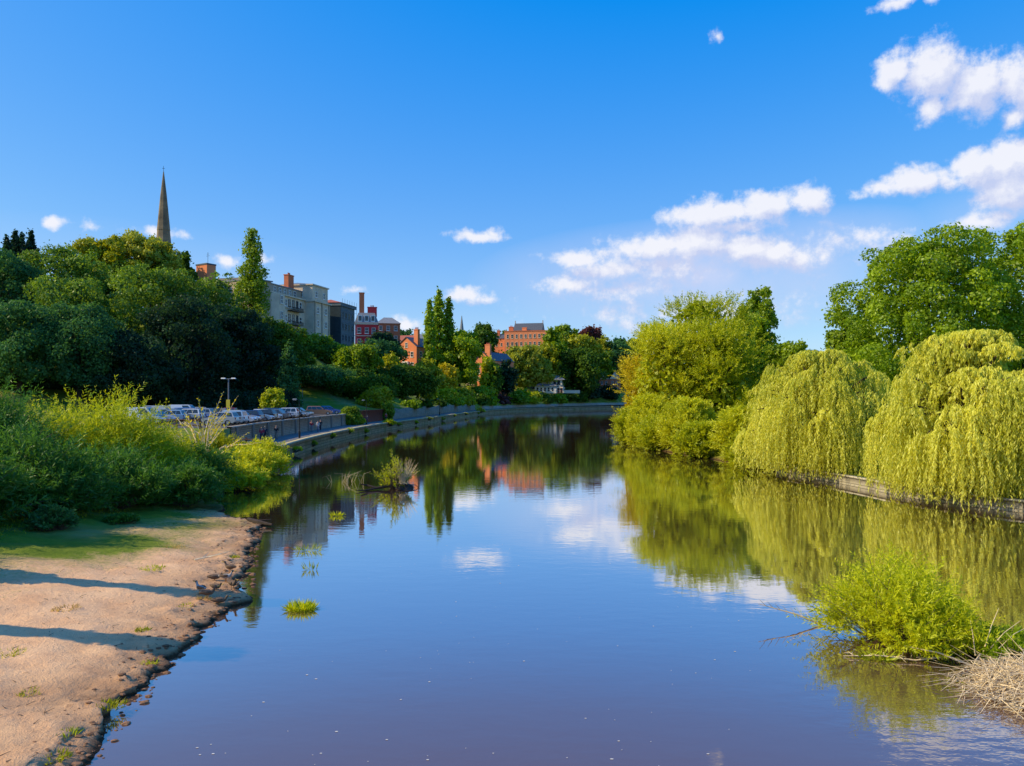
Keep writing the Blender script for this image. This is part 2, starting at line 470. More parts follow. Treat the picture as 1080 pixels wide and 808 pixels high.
def stone_mat(name, c1, c2, mortar, moss, bw=0.9, bh=0.35, moss_amt=0.5):
    m, nt, out = new_mat(name)
    p = nd(nt, 'ShaderNodeBsdfPrincipled'); p.inputs['Roughness'].default_value = 0.9; p.inputs['Specular IOR Level'].default_value = 0.15
    uv = nd(nt, 'ShaderNodeTexCoord').outputs['UV']
    br = nd(nt, 'ShaderNodeTexBrick'); nt.links.new(uv, br.inputs['Vector'])
    br.inputs['Scale'].default_value = 1.0; br.inputs['Brick Width'].default_value = bw; br.inputs['Row Height'].default_value = bh
    br.inputs['Mortar Size'].default_value = 0.03; br.inputs['Bias'].default_value = 0.0
    br.inputs['Color1'].default_value = c1 + (1,); br.inputs['Color2'].default_value = c2 + (1,); br.inputs['Mortar'].default_value = mortar + (1,)
    pos = geo_pos(nt)
    n1 = noise(nt, 0.45, 7, 0.68, pos); n2 = noise(nt, 2.6, 6, 0.65, pos)
    c = mixc(nt, ramp(nt, n2.outputs[0], [(0.3, 0.0), (0.75, 0.6)]), br.outputs[0], tuple(x * 0.45 for x in c1))
    c = mixc(nt, ramp(nt, n1.outputs[0], [(0.5, 0.0), (0.68, moss_amt)]), c, moss)
    nt.links.new(c, p.inputs['Base Color'])
    bp = nd(nt, 'ShaderNodeBump'); bp.inputs['Strength'].default_value = 0.6; bp.inputs['Distance'].default_value = 0.06
    nt.links.new(mth(nt, 'ADD', n2.outputs[0], mth(nt, 'MULTIPLY', br.outputs['Fac'], -0.8)), bp.inputs['Height'])
    nt.links.new(bp.outputs[0], p.inputs['Normal']); nt.links.new(p.outputs[0], out.inputs[0])
    return m

STONE = stone_mat('river_wall_stone', (0.74, 0.62, 0.38), (0.52, 0.44, 0.28), (0.15, 0.13, 0.09), (0.20, 0.24, 0.06), 1.7, 0.40, 0.75)
STONE2 = stone_mat('retaining_wall_stone', (0.66, 0.56, 0.44), (0.52, 0.44, 0.35), (0.24, 0.20, 0.17), (0.09, 0.10, 0.06), 0.6, 0.22, 0.35)
CONC = stone_mat('pale_bank_wall', (0.60, 0.55, 0.42), (0.50, 0.44, 0.33), (0.22, 0.19, 0.14), (0.10, 0.09, 0.05), 1.6, 0.45, 0.6)
STONE3 = stone_mat('terrace_stone', (0.40, 0.34, 0.25), (0.31, 0.27, 0.20), (0.14, 0.12, 0.09), (0.10, 0.12, 0.05), 0.8, 0.28, 0.5)
ASPH = plain('asphalt', (0.10, 0.10, 0.105), (0.065, 0.065, 0.07), 1.2, 0.95)
PATHM = plain('path_tarmac', (0.20, 0.19, 0.18), (0.13, 0.125, 0.12), 1.0, 0.95)
VERGE = plain('verge_grass', (0.16, 0.16, 0.04), (0.26, 0.21, 0.08), 1.5, 0.95)

ys = np.concatenate([np.arange(71, 170, 2.0), np.arange(170, 471, 5.0)])
rw = strip('quay_wall', ys, lambda y: [(-0.06,-1.0),(-0.02,1.18),(-0.10,1.18),(-0.10,1.44),(0.50,1.44),(0.50,1.2)], STONE)
tag(rw, 'long mossy stone quay wall dropping from the towpath into the river', 'wall')
e = strip('towpath', ys, lambda y: [(0.95, zl(y, 3) + .01), (4.95, zl(y, 3) + .012)], PATHM); tag(e, kind='structure')
e = strip('path_verge', ys, lambda y: [(0.45, zl(y, 3) + .05), (0.7, zl(y, 3) + .09), (1.0, zl(y, 3) + .012)], VERGE); tag(e, kind='structure')
ys2 = np.concatenate([np.arange(78, 146.1, 2.0)])
rt = strip('retaining_wall', ys2, lambda y: [(4.9,1.2),(4.94,3.32),(4.86,3.32),(4.86,3.46),(5.36,3.46),(5.36,3.1)], STONE2)
tag(rt, 'grey stone retaining wall holding the car park above the towpath', 'wall')
pm = MB()
for y in np.arange(80, 146, 7.0):
    c = lpt(y, 4.9, 0)
    pm.box(c.x - 0.05, c.x + 0.16, c.y - 0.25, c.y + 0.25, 1.3, 3.30)
pm.build('buttress', STONE2, rt)
ys3 = np.arange(169, 301, 4.0)
rt2 = strip('terrace_wall', ys3, lambda y: [(4.9,1.2),(4.96,zl(y, 5.1)+.1+.35*math.sin(y*.31)**2),(5.4,zl(y, 5.1)+.1+.35*math.sin(y*.31)**2),(5.4,2)], STONE3)
tag(rt2, 'pale scalloped stone wall under the hedges beyond the car park', 'wall')
ys4 = np.arange(304, 471, 4.0)
rt3 = strip('rubble_wall', ys4, lambda y: [(4.9,1.2),(4.98,zl(y, 5.3)-.7),(5.4,zl(y, 5.3)-.6),(5.6,2)], STONE2)
tag(rt3, 'dark rubble wall under the white boathouse at the river bend', 'wall')
REDW = stone_mat('red_brick_wall', (0.58, 0.13, 0.07), (0.48, 0.10, 0.055), (0.22, 0.10, 0.07), (0.18, 0.06, 0.04), 0.25, 0.08, 0.2)
ysr = np.arange(148, 167.1, 2.0)
rr = strip('red_brick_wall', ysr, lambda y: [(4.85,1.2),(4.88,3.75),(4.8,3.75),(4.8,3.87),(5.3,3.87),(5.3,3.0)], REDW)
tag(rr, 'short stretch of red brick wall beside the towpath', 'wall')
ysc = np.arange(78, 150, 3.0)
e = strip('car_park', ysc, lambda y: [(s, zl(y, s) + .012) for s in (5.4, 12, 18, 24, 27)], ASPH); tag(e, kind='structure')
ysw = np.concatenate([np.arange(8, 40, 4.0), np.arange(40, 66.1, 1.0)])
rb = strip('bank_wall', ysw, lambda y: [(-0.05,-0.8),(0.0,0.0),(0.02,0.52),(-0.05,0.52),(-0.05,0.64),(0.45,0.64),(0.45,.2)], CONC, curve='R')
tag(rb, 'low pale stained bank wall under the weeping willows', 'wall')

# ------------------------------------------------------------------ foliage generators
def unit(v): return v / np.maximum(np.linalg.norm(v, axis=-1, keepdims=True), 1e-9)
def rand_unit(n, rng): return unit(rng.normal(size=(n, 3)))

def leaves_from(P, D, N, length, width):
    """rhombic leaves: base P, direction D, blade normal N"""
    side = unit(np.cross(D, N))
    up = np.cross(side, D)
    L = length[:, None]; W = width[:, None]
    mid = P + D * L * 0.45 + up * L * 0.06
    V = np.stack([P, mid + side * W * .5, P + D * L, mid - side * W * .5], 1)
    return V.reshape(-1, 3)

def leaf_obj(name, V, tint, mat, parent):
    n = len(V) // 4
    return np_mesh(name, V, np.arange(n * 4).reshape(-1, 4), mat, parent, tint=np.repeat(tint, 4))

def profile(kind, t):
    t = np.clip(t, 0, 1)
    if kind in ('round', 'airy', 'ivy'): return np.sqrt(np.clip(1 - (2 * t - 0.86) ** 2 / 1.3, 0, 1)) * (t < 1)
    if kind == 'oak': return np.clip(np.sqrt(np.clip(1 - (1.7 * t - 0.62) ** 2 / 1.18, 0, 1)), 0, 1)
    if kind == 'shrub': return np.sqrt(np.clip(1 - t ** 2.2, 0, 1)) * (0.85 + 0.15 * np.minimum(1, t * 4))
    if kind == 'poplar': return np.clip(np.minimum(1.0, t * 2.2 + 0.45) * (1 - t ** 2.6) ** 0.75, 0, 1)
    if kind == 'cone': return np.clip((1 - t) ** 0.72 * np.minimum(1, t * 5 + 0.55), 0, 1)
    if kind == 'spruce': return np.clip((1 - t) ** 0.9, 0, 1)
    return np.ones_like(t)

def make_blobs(kind, R, z0, z1, nb, rng, rb):
    t = rng.random(nb) if kind not in ('cone', 'spruce') else rng.random(nb) ** 1.5
    t = 0.06 + 0.9 * t
    ang = rng.random(nb) * 2 * np.pi
    pr = profile(kind, t)
    rr = np.sqrt(rng.random(nb)) * 0.35 + 0.55
    br = rb * R * (0.65 + 0.7 * rng.random(nb)) * np.clip(pr + 0.25, 0.3, 1)
    rad = np.maximum(R * pr * rr * 1.12 - br * 0.35, 0)
    if kind in ('round', 'airy', 'oak'): rad = rad * (.82 + .4 * rng.random(nb) ** 1.5); t = np.clip(t + rng.normal(size=nb) * .05, 0, 1)
    lop = 1 + 0.16 * np.sin(ang * 2 + rng.random() * 6) + 0.1 * np.sin(ang * 3 + rng.random() * 6)
    c = np.stack([np.cos(ang) * rad * lop, np.sin(ang) * rad * lop, z0 + (z1 - z0) * t], -1)
    if kind == 'spruce':
        t = np.linspace(.02, .985, nb); pr = profile(kind, t); br = R * pr * .42 + .12; rad = R * pr * (.2 + .6 * rng.random(nb))
        c = np.stack([np.cos(ang) * rad, np.sin(ang) * rad, z0 + (z1 - z0) * t], -1)
    c[:, 2] = np.minimum(c[:, 2], z1 - br * 0.75)
    return c, br

def make_tree(px, top, wpx, d, kind, pal, label, cat='tree', group=None, leaf=None, dens=1.0, name=None, x=None, base=None, nb=None,
              rb=None, low=None, bark=None, trans=0.45, seed=None, lean=0.0, cap=15000):
    seed = seed if seed is not None else int(px * 13 + top * 7 + d * 3) % 99991
    rng = np.random.default_rng(seed)
    xx = X(px, d) if x is None else x
    z0 = drop(xx, d) - 0.15 if base is None else base
    H = max(Z(top, d) - z0, 1.5); R = wpx * 0.5 * d / F
    shrub = kind in ('shrub', 'ivy')
    name = name or {'poplar': 'poplar_tree', 'cone': 'cypress_tree', 'spruce': 'spruce_tree', 'shrub': 'shrub', 'oak': 'oak_tree'}.get(kind, 'broadleaf_tree')
    root = empty(name, (xx, d, z0), 0, label, cat, group)
    low = low if low is not None else {'round': .14, 'airy': .2, 'oak': .12, 'shrub': 0.0, 'ivy': 0.0, 'poplar': .06, 'cone': .03, 'spruce': .08}[kind]
    c0, c1 = H * low, H
    nb = nb or {'round': 72, 'airy': 60, 'oak': 60, 'shrub': 30, 'ivy': 34, 'poplar': 150, 'cone': 70, 'spruce': 110}[kind]
    rb = rb or {'round': .25, 'airy': .22, 'oak': .25, 'shrub': .34, 'ivy': .36, 'poplar': .40, 'cone': .36, 'spruce': .24}[kind]
    C, BR = make_blobs(kind, R, c0, c1, nb, rng, rb)
    if kind == 'spruce': pass
    C[:, 0] += lean * C[:, 2]
    leaf = leaf or max(0.34, d * 0.0027)
    area = 4 * np.pi * np.sum(BR ** 2)
    n = int(np.clip(dens * 1.15 * area / (leaf * leaf * 0.45), 900, cap))
    w = BR ** 2 / np.sum(BR ** 2)
    b = rng.choice(nb, n, p=w)
    v = rand_unit(n, rng)
    ax = np.stack([np.zeros(nb), np.zeros(nb), C[:, 2]], -1)
    outd = unit(C - ax + 1e-6)
    v = unit(v + 0.45 * outd[b] + np.array([0, 0, 0.32]))
    r = BR[b] * (0.72 + 0.36 * rng.random(n) ** 0.7)
    sq = np.array([1, 1, 0.45 if kind == 'spruce' else 0.82])
    P = C[b] + v * r[:, None] * sq + rng.normal(size=(n, 3)) * leaf * 0.35
    # loose sprigs past the outline
    k = rng.random(n) < 0.10
    P[k] += v[k] * (rng.random(k.sum())[:, None] * leaf * 2.2)
    # interior leaves, tinted darker to suggest shade within the crown
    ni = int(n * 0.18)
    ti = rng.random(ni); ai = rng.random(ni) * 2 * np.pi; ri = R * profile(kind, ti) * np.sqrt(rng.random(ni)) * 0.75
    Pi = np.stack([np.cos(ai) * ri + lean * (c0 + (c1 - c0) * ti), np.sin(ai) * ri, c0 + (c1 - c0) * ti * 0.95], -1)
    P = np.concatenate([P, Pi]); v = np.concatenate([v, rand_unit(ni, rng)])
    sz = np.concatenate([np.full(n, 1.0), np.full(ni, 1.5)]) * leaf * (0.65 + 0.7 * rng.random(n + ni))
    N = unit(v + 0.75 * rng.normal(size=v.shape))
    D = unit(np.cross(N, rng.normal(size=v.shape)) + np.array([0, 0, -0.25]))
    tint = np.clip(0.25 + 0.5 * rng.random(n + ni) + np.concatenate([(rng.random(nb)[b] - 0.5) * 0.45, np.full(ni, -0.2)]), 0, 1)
    P[:, 2] = np.maximum(P[:, 2], 0.1)
    V = leaves_from(P - D * sz[:, None] * .5, D, N, sz * 1.25, sz * 0.85)
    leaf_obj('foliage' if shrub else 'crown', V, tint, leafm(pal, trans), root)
    # trunk and limbs
    tr = MB(); r0 = max(0.10, min(0.55, H * 0.018 + R * 0.02))
    if shrub:
        for q in range(5):
            e = C[rng.integers(nb)] * 0.8
            tr.tube([(e[0] * .1, e[1] * .1, -0.2), (e[0] * .5, e[1] * .5, e[2] * .55), tuple(e)], [r0 * .5, r0 * .35, r0 * .12], 5)
        tr.build('stems', bark or BARK, root)
    else:
        th = H * (0.95 if kind in ('poplar', 'cone', 'spruce') else 0.72)
        bend = rng.normal(size=2) * 0.02 * H
        pts = [(bend[0] * math.sin(q / 6 * 3) + lean * th * q / 6, bend[1] * math.sin(q / 6 * 3), -0.2 + th * q / 6) for q in range(7)]
        tr.tube(pts, [r0 * 1.35, r0 * 1.05, r0 * .95, r0 * .8, r0 * .6, r0 * .42, r0 * .2], 8)
        nl = 14 if kind == 'oak' else 8
        order = np.argsort(-BR)[:nl]
        for q in order:
            e = C[q]; f = np.clip(e[2] / th * 0.55, 0.18, 0.8)
            s = np.array(pts[0]) * (1 - f) + np.array(pts[-1]) * f
            m_ = s * 0.5 + e * 0.5 + np.array([0, 0, 0.08 * H * (1 if kind == 'oak' else -.2)])
            tr.tube([tuple(s), tuple(s * .6 + m_ * .4 + rng.normal(size=3) * .1), tuple(m_), tuple(e)], [r0 * .5, r0 * .42, r0 * .3, r0 * .08], 5)
        tr.build('trunk', bark or BARK, root)
    return root

def shoots(n, base, dirs, L, droop, m, llen, lwid, rng, t0=0.2, splay=0.9):
    """leafy shoots; returns leaf quads, tint, and the shoot polylines"""
    t = t0 + (1 - t0) * (np.arange(m)[None] + rng.random((n, m))) / m
    Lm = L[:, None, None]; T = t[..., None]
    dz = np.zeros((n, m, 3)); dz[..., 2] = -droop[:, None] * (t * L[:, None]) ** 2
    P = base[:, None] + dirs[:, None] * Lm * T + dz
    tan = dirs[:, None].repeat(m, 1).copy(); tan[..., 2] -= 2 * droop[:, None] * t * L[:, None]
    tan = unit(tan)
    rv = unit(rng.normal(size=(n, m, 3)))
    perp = unit(rv - tan * np.sum(rv * tan, -1, keepdims=True))
    D = unit(tan * (0.55 + 0.5 * rng.random((n, m, 1))) + perp * splay)
    N = unit(np.cross(D, rng.normal(size=(n, m, 3))) + np.array([0, 0, .5]))
    ln = llen * (0.6 + 0.7 * rng.random((n, m))) * (1.15 - 0.5 * t ** 3)
    V = leaves_from(P.reshape(-1, 3), D.reshape(-1, 3), N.reshape(-1, 3), ln.ravel(), (ln * lwid / llen).ravel())
    tint = np.clip(0.15 + 0.35 * rng.random((n, m)) + 0.3 * rng.random((n, 1)) + 0.25 * t, 0, 1).ravel()
    ends = [base, base + dirs * (L * .5)[:, None] - np.stack([0 * L, 0 * L, droop * (L * .5) ** 2], -1), base + dirs * L[:, None] - np.stack([0 * L, 0 * L, droop * L ** 2], -1)]
    return V, tint, ends

def shoot_bush(loc, R, H, n, m, llen, lwid, pal, label, cat='bush', name='willow_bush', group=None, seed=1, droop=0.05, spread=0.75, twig=BARK_PALE,
               trans=0.45, ry=None, dead=0.0, tw=0.012, mound=0.5):
    rng = np.random.default_rng(seed)
    root = empty(name, loc, 0, label, cat, group)
    ry = ry or R
    # shoots start on an inner mound and fan up and out of it
    a = rng.random(n) * 2 * np.pi; q = np.sqrt(rng.random(n)); h = rng.random(n)
    lob = 1 + 0.22 * np.sin(a * 3 + seed) + 0.15 * np.sin(a * 5 + seed * 2)
    bx = np.cos(a) * q * R * 0.72 * lob; by = np.sin(a) * q * ry * 0.72 * lob
    topz = H * np.sqrt(np.clip(1 - (q * .9) ** 2, 0.02, 1)) * (0.8 + 0.3 * vnoise(bx * .9 + seed, by * .9, 5) * 2)
    base = np.stack([bx, by, topz * h * 0.78 * mound * 1.4], -1)
    up = 0.35 + 0.65 * (1 - q) + 0.3 * rng.random(n)
    dirs = unit(np.stack([np.cos(a) * q * spread, np.sin(a) * q * spread, up], -1) + rng.normal(size=(n, 3)) * 0.27)
    L = np.clip((topz - base[:, 2]) * (0.45 + .75 * rng.random(n)), 0.25 * H, H * .6)
    V, tint, ends = shoots(n, base, dirs, L, np.full(n, droop) * (0.5 + rng.random(n)) / max(H / 3, .4), m, llen, lwid, rng, 0.12)
    V[:, 2] = np.maximum(V[:, 2], 0.03)
    leaf_obj('foliage', V, tint, leafm(pal, trans), root)
    st = MB()
    for i in range(0, n, max(1, n // 90)):
        st.tube([(bx[i] * .25, by[i] * .25, -0.2), tuple(ends[0][i]), tuple(ends[1][i]), tuple(ends[2][i])], [tw * 2.2, tw * 1.6, tw, tw * .3], 4, cap=False)
    st.build('stems', twig, root)
    return root

def spiky_tree(px, top, wpx, d, pal, label, n=900, m=18, llen=.38, lwid=.11, seed=1, low=0.0, name='willow_tree', kind='round', L=2.2, nb=40, x=None, dep=1.0):
    """upright willow: leafy shoots sprout from every bough"""
    rng = np.random.default_rng(seed)
    xx = X(px, d) if x is None else x
    z0 = drop(xx, d, -0.2) - 0.1
    H = Z(top, d) - z0; R = wpx * .5 * d / F
    root = empty(name, (xx, d, z0), 0, label, 'tree')
    C, BR = make_blobs(kind, R * .92, H * low, H * .95, nb, rng, .27)
    C[:, 1] *= dep
    w = BR ** 2 / np.sum(BR ** 2); b = rng.choice(nb, n, p=w)
    v = unit(rand_unit(n, rng) + np.array([0, 0, .25]))
    base = C[b] + v * (BR[b] * (0.45 + .4 * rng.random(n)))[:, None]
    outd = unit(C[b] * np.array([1, 1, .0]) + 1e-5)
    dirs = unit(v * .8 + outd * .25 + np.array([0, 0, .65]) + rng.normal(size=(n, 3)) * .18)
    Ls = L * (0.5 + .7 * rng.random(n))
    top_over = (base + dirs * Ls[:, None])[:, 2] - H
    Ls = np.clip(Ls - np.clip(top_over, 0, None) * .8, L * .25, None)
    V, tint, ends = shoots(n, base, dirs, Ls, np.full(n, .05), m, llen, lwid, rng, 0.0, 0.8)
    tint = np.clip(tint + np.repeat((rng.random(nb)[b] - .5) * .3, m), 0, 1)
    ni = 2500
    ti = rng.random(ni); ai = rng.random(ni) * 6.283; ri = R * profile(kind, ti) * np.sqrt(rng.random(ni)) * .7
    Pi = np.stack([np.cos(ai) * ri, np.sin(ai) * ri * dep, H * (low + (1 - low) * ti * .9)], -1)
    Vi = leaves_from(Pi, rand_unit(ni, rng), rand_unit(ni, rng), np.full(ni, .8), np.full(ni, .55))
    V = np.concatenate([V, Vi]); tint = np.concatenate([tint, rng.random(ni) * .4])  # core leaves coloured darker as inner shade
    V[:, 2] = np.maximum(V[:, 2], -z0 + 0.05)
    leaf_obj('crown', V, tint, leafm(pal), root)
    tr = MB(); r0 = .35
    tr.tube([(0, 0, -.5), (.2, 0, H * .25), (-.1, .1, H * .5), (0, 0, H * .8)], [r0 * 1.3, r0, r0 * .7, r0 * .2], 8)
    for q in np.argsort(-BR)[:9]:
        e = C[q]; s = np.array([0, 0, H * .08 + e[2] * .35])
        tr.tube([tuple(s), tuple((s + e) / 2 + np.array([0, 0, .5])), tuple(e)], [r0 * .5, r0 * .32, r0 * .08], 5)
    tr.build('trunk', BARK, root)
    return root

def weeping_willow(x, y, R, H, label, seed, n=1500, zmin=0.25, stretch=1.0):
    rng = np.random.default_rng(seed)
    z0 = drop(x, y) - .1
    root = empty('weeping_willow', (x, y, z0), 0, label, 'tree')
    tr = MB()
    tr.tube([(0, 0, -.3), (.15, 0, H * .2), (0, .2, H * .4), (.1, .1, H * .6)], [.6, .5, .42, .3], 9)
    # boughs arch up and over; each ends in a small dome of twigs and its own curtain of strands
    nbough = 120
    tips = []
    for k in range(nbough):
        a = 2 * math.pi * (k * 0.618034 % 1) + rng.normal() * .15
        q = min(1.0, math.sqrt((k + .5) / nbough) * (0.92 + .16 * rng.random()))
        ex, ey = math.cos(a) * R * q, math.sin(a) * R * q * stretch
        dome = math.sqrt(max(0, 1 - (q * .96) ** 2))
        ez = H * (0.26 + 0.70 * dome) * (0.66 + .40 * rng.random()) if q > .35 else H * (.84 + .14 * rng.random())
        s = Vector((ex * .08, ey * .08, H * (.3 + .25 * (1 - q))))
        e = Vector((ex, ey, ez))
        mid = s.lerp(e, .6) + Vector((0, 0, H * .07))
        pts = [s, s.lerp(mid, .55) + Vector((0, 0, .2)), mid, mid.lerp(e, .6) + Vector((0, 0, .15)), e]
        tr.tube(pts, [.2, .15, .1, .06, .02], 5)
        if rng.random() > .13: tips.append((e, q, a))
    S = []; Ls = []; Dr = []; tn = []
    per = n // nbough
    for (e, q, a) in tips:
        u = rng.random(); rc = (.6 + 1.0 * rng.random()) * R * .13
        lc = (.6 + 3.2 * rng.random() ** 1.3) * (1.15 if q > .7 else .8)
        for j in range(per):
            b_ = rng.random() * 6.283; qq = math.sqrt(rng.random())
            p = e + Vector((math.cos(b_) * qq * rc, math.sin(b_) * qq * rc, rc * .75 * math.sqrt(max(0, 1 - qq * qq)) * (.75 + .3 * rng.random()) - .1))
            p.z = min(p.z, H)
            S.append(tuple(p))
            reach = p.z - (zmin - z0)
            ln = lc * (.35 + .75 * rng.random()) * (.45 + .65 * qq)
            if q > .55 and rng.random() < (.62 if math.cos(a) < -.1 or math.sin(a) < -.5 else .3): ln = reach * (.72 + .28 * rng.random())
            Ls.append(min(max(.5, ln), max(.5, reach))); tn.append(u)
            an = b_ + rng.normal() * .4
            Dr.append((math.cos(an), math.sin(an)))
    S = np.array(S); Ls = np.array(Ls); Dr = np.array(Dr); tn = np.array(tn)
    nn = len(S)
    m = 58
    t = (np.arange(m)[None] + rng.random((nn, m))) / m
    lmax = np.clip(Ls, 0, 7)
    out = 0.5 * (1 - np.exp(-2.6 * t)) * np.clip(Ls, 0, 2.2)[:, None] * .6
    sway = rng.normal(size=(nn, 1)) * .30
    P = np.stack([S[:, :1] + Dr[:, :1] * out + sway * t * t + .05 * np.sin(t * 9 + tn[:, None] * 40),
                  S[:, 1:2] + Dr[:, 1:] * out + .05 * np.cos(t * 8 + tn[:, None] * 30),
                  S[:, 2:] + .25 * np.sin(t * 3.14 * np.minimum(1, .5 / Ls[:, None])) - t * Ls[:, None]], -1)
    rv = rng.normal(size=(nn, m, 3)); rv[..., 2] *= .3
    D = unit(unit(rv) * .55 + np.array([0, 0, -1.0]))
    N = unit(rng.normal(size=(nn, m, 3)) * np.array([1, 1, .5]) + np.concatenate([Dr, np.full((nn, 1), .45)], 1)[:, None] * .7)
    ln = .23 * (0.6 + .8 * rng.random((nn, m)))
    keep = (P[..., 2] > zmin - z0 + .1)
    V = leaves_from(P[keep], D[keep], N[keep], ln[keep], ln[keep] * .24)
    ti = np.clip(.2 + .45 * rng.random((nn, m)) + (tn[:, None] - .5) * .55 + .1, 0, 1)[keep]
    ni = 5000      # inner leaves, with shade put into a darker tint
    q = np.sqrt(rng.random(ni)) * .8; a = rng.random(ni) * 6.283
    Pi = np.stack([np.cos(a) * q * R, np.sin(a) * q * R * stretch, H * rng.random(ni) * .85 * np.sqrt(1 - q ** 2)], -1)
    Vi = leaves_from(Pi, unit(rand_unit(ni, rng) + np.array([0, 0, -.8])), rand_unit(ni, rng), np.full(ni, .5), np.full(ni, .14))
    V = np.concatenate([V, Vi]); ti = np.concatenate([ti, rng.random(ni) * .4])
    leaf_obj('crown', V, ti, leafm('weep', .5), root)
    tr.build('trunk', BARK, root)
    return root


# ------------------------------------------------------------------ buildings
SLATE = plain('slate', (0.10, 0.115, 0.14), (0.07, 0.08, 0.10), 2.0, 0.6)
SLATE_L = plain('pale_slate', (0.26, 0.27, 0.28), (0.20, 0.21, 0.23), 2.0, 0.6)
BRICK = plain('brick', (0.62, 0.19, 0.09), (0.50, 0.15, 0.075), 0.8, 0.9)
BRICK_R = plain('painted_red_brick', (0.72, 0.05, 0.055), (0.62, 0.045, 0.05), 0.8, 0.85)
BRICK_O = plain('orange_brick', (0.80, 0.28, 0.12), (0.68, 0.22, 0.10), 0.5, 0.9)
ASHLAR = plain('ashlar_stone', (0.78, 0.62, 0.45), (0.52, 0.42, 0.31), 0.35, 0.85)
ASHLAR_D = plain('weathered_stone', (0.46, 0.36, 0.26), (0.34, 0.27, 0.20), 0.5, 0.9)
SPIRE = plain('spire_stone', (0.28, 0.21, 0.13), (0.10, 0.08, 0.055), 0.3, 0.9)
LEAD = plain('lead_roof', (0.20, 0.22, 0.25), None, 1.0, 0.5)
CREAM = plain('cream_render', (0.82, 0.72, 0.54), (0.74, 0.64, 0.48), 0.8, 0.8)
WHITE = plain('white_paint', (0.85, 0.83, 0.78), (0.78, 0.76, 0.72), 1.5, 0.6)
GLASS = plain('window_glass', (0.045, 0.055, 0.07), (0.02, 0.025, 0.035), 0.4, 0.12, spec=0.6)
BLACK = plain('black_iron', (0.02, 0.02, 0.022), None, 2.0, 0.5)
NETTING = plain('scaffold_netting', (0.035, 0.06, 0.07), (0.02, 0.035, 0.045), 1.2, 0.9)
SHEET = plain('grey_sheeting', (0.15, 0.19, 0.20), (0.11, 0.14, 0.155), 1.0, 0.8)
TILE_R = plain('red_tile', (0.42, 0.13, 0.09), (0.33, 0.10, 0.07), 1.0, 0.8)
TIMBER = plain('blue_grey_boarding', (0.04, 0.07, 0.12), (0.03, 0.05, 0.09), 1.0, 0.8)
_win = {}


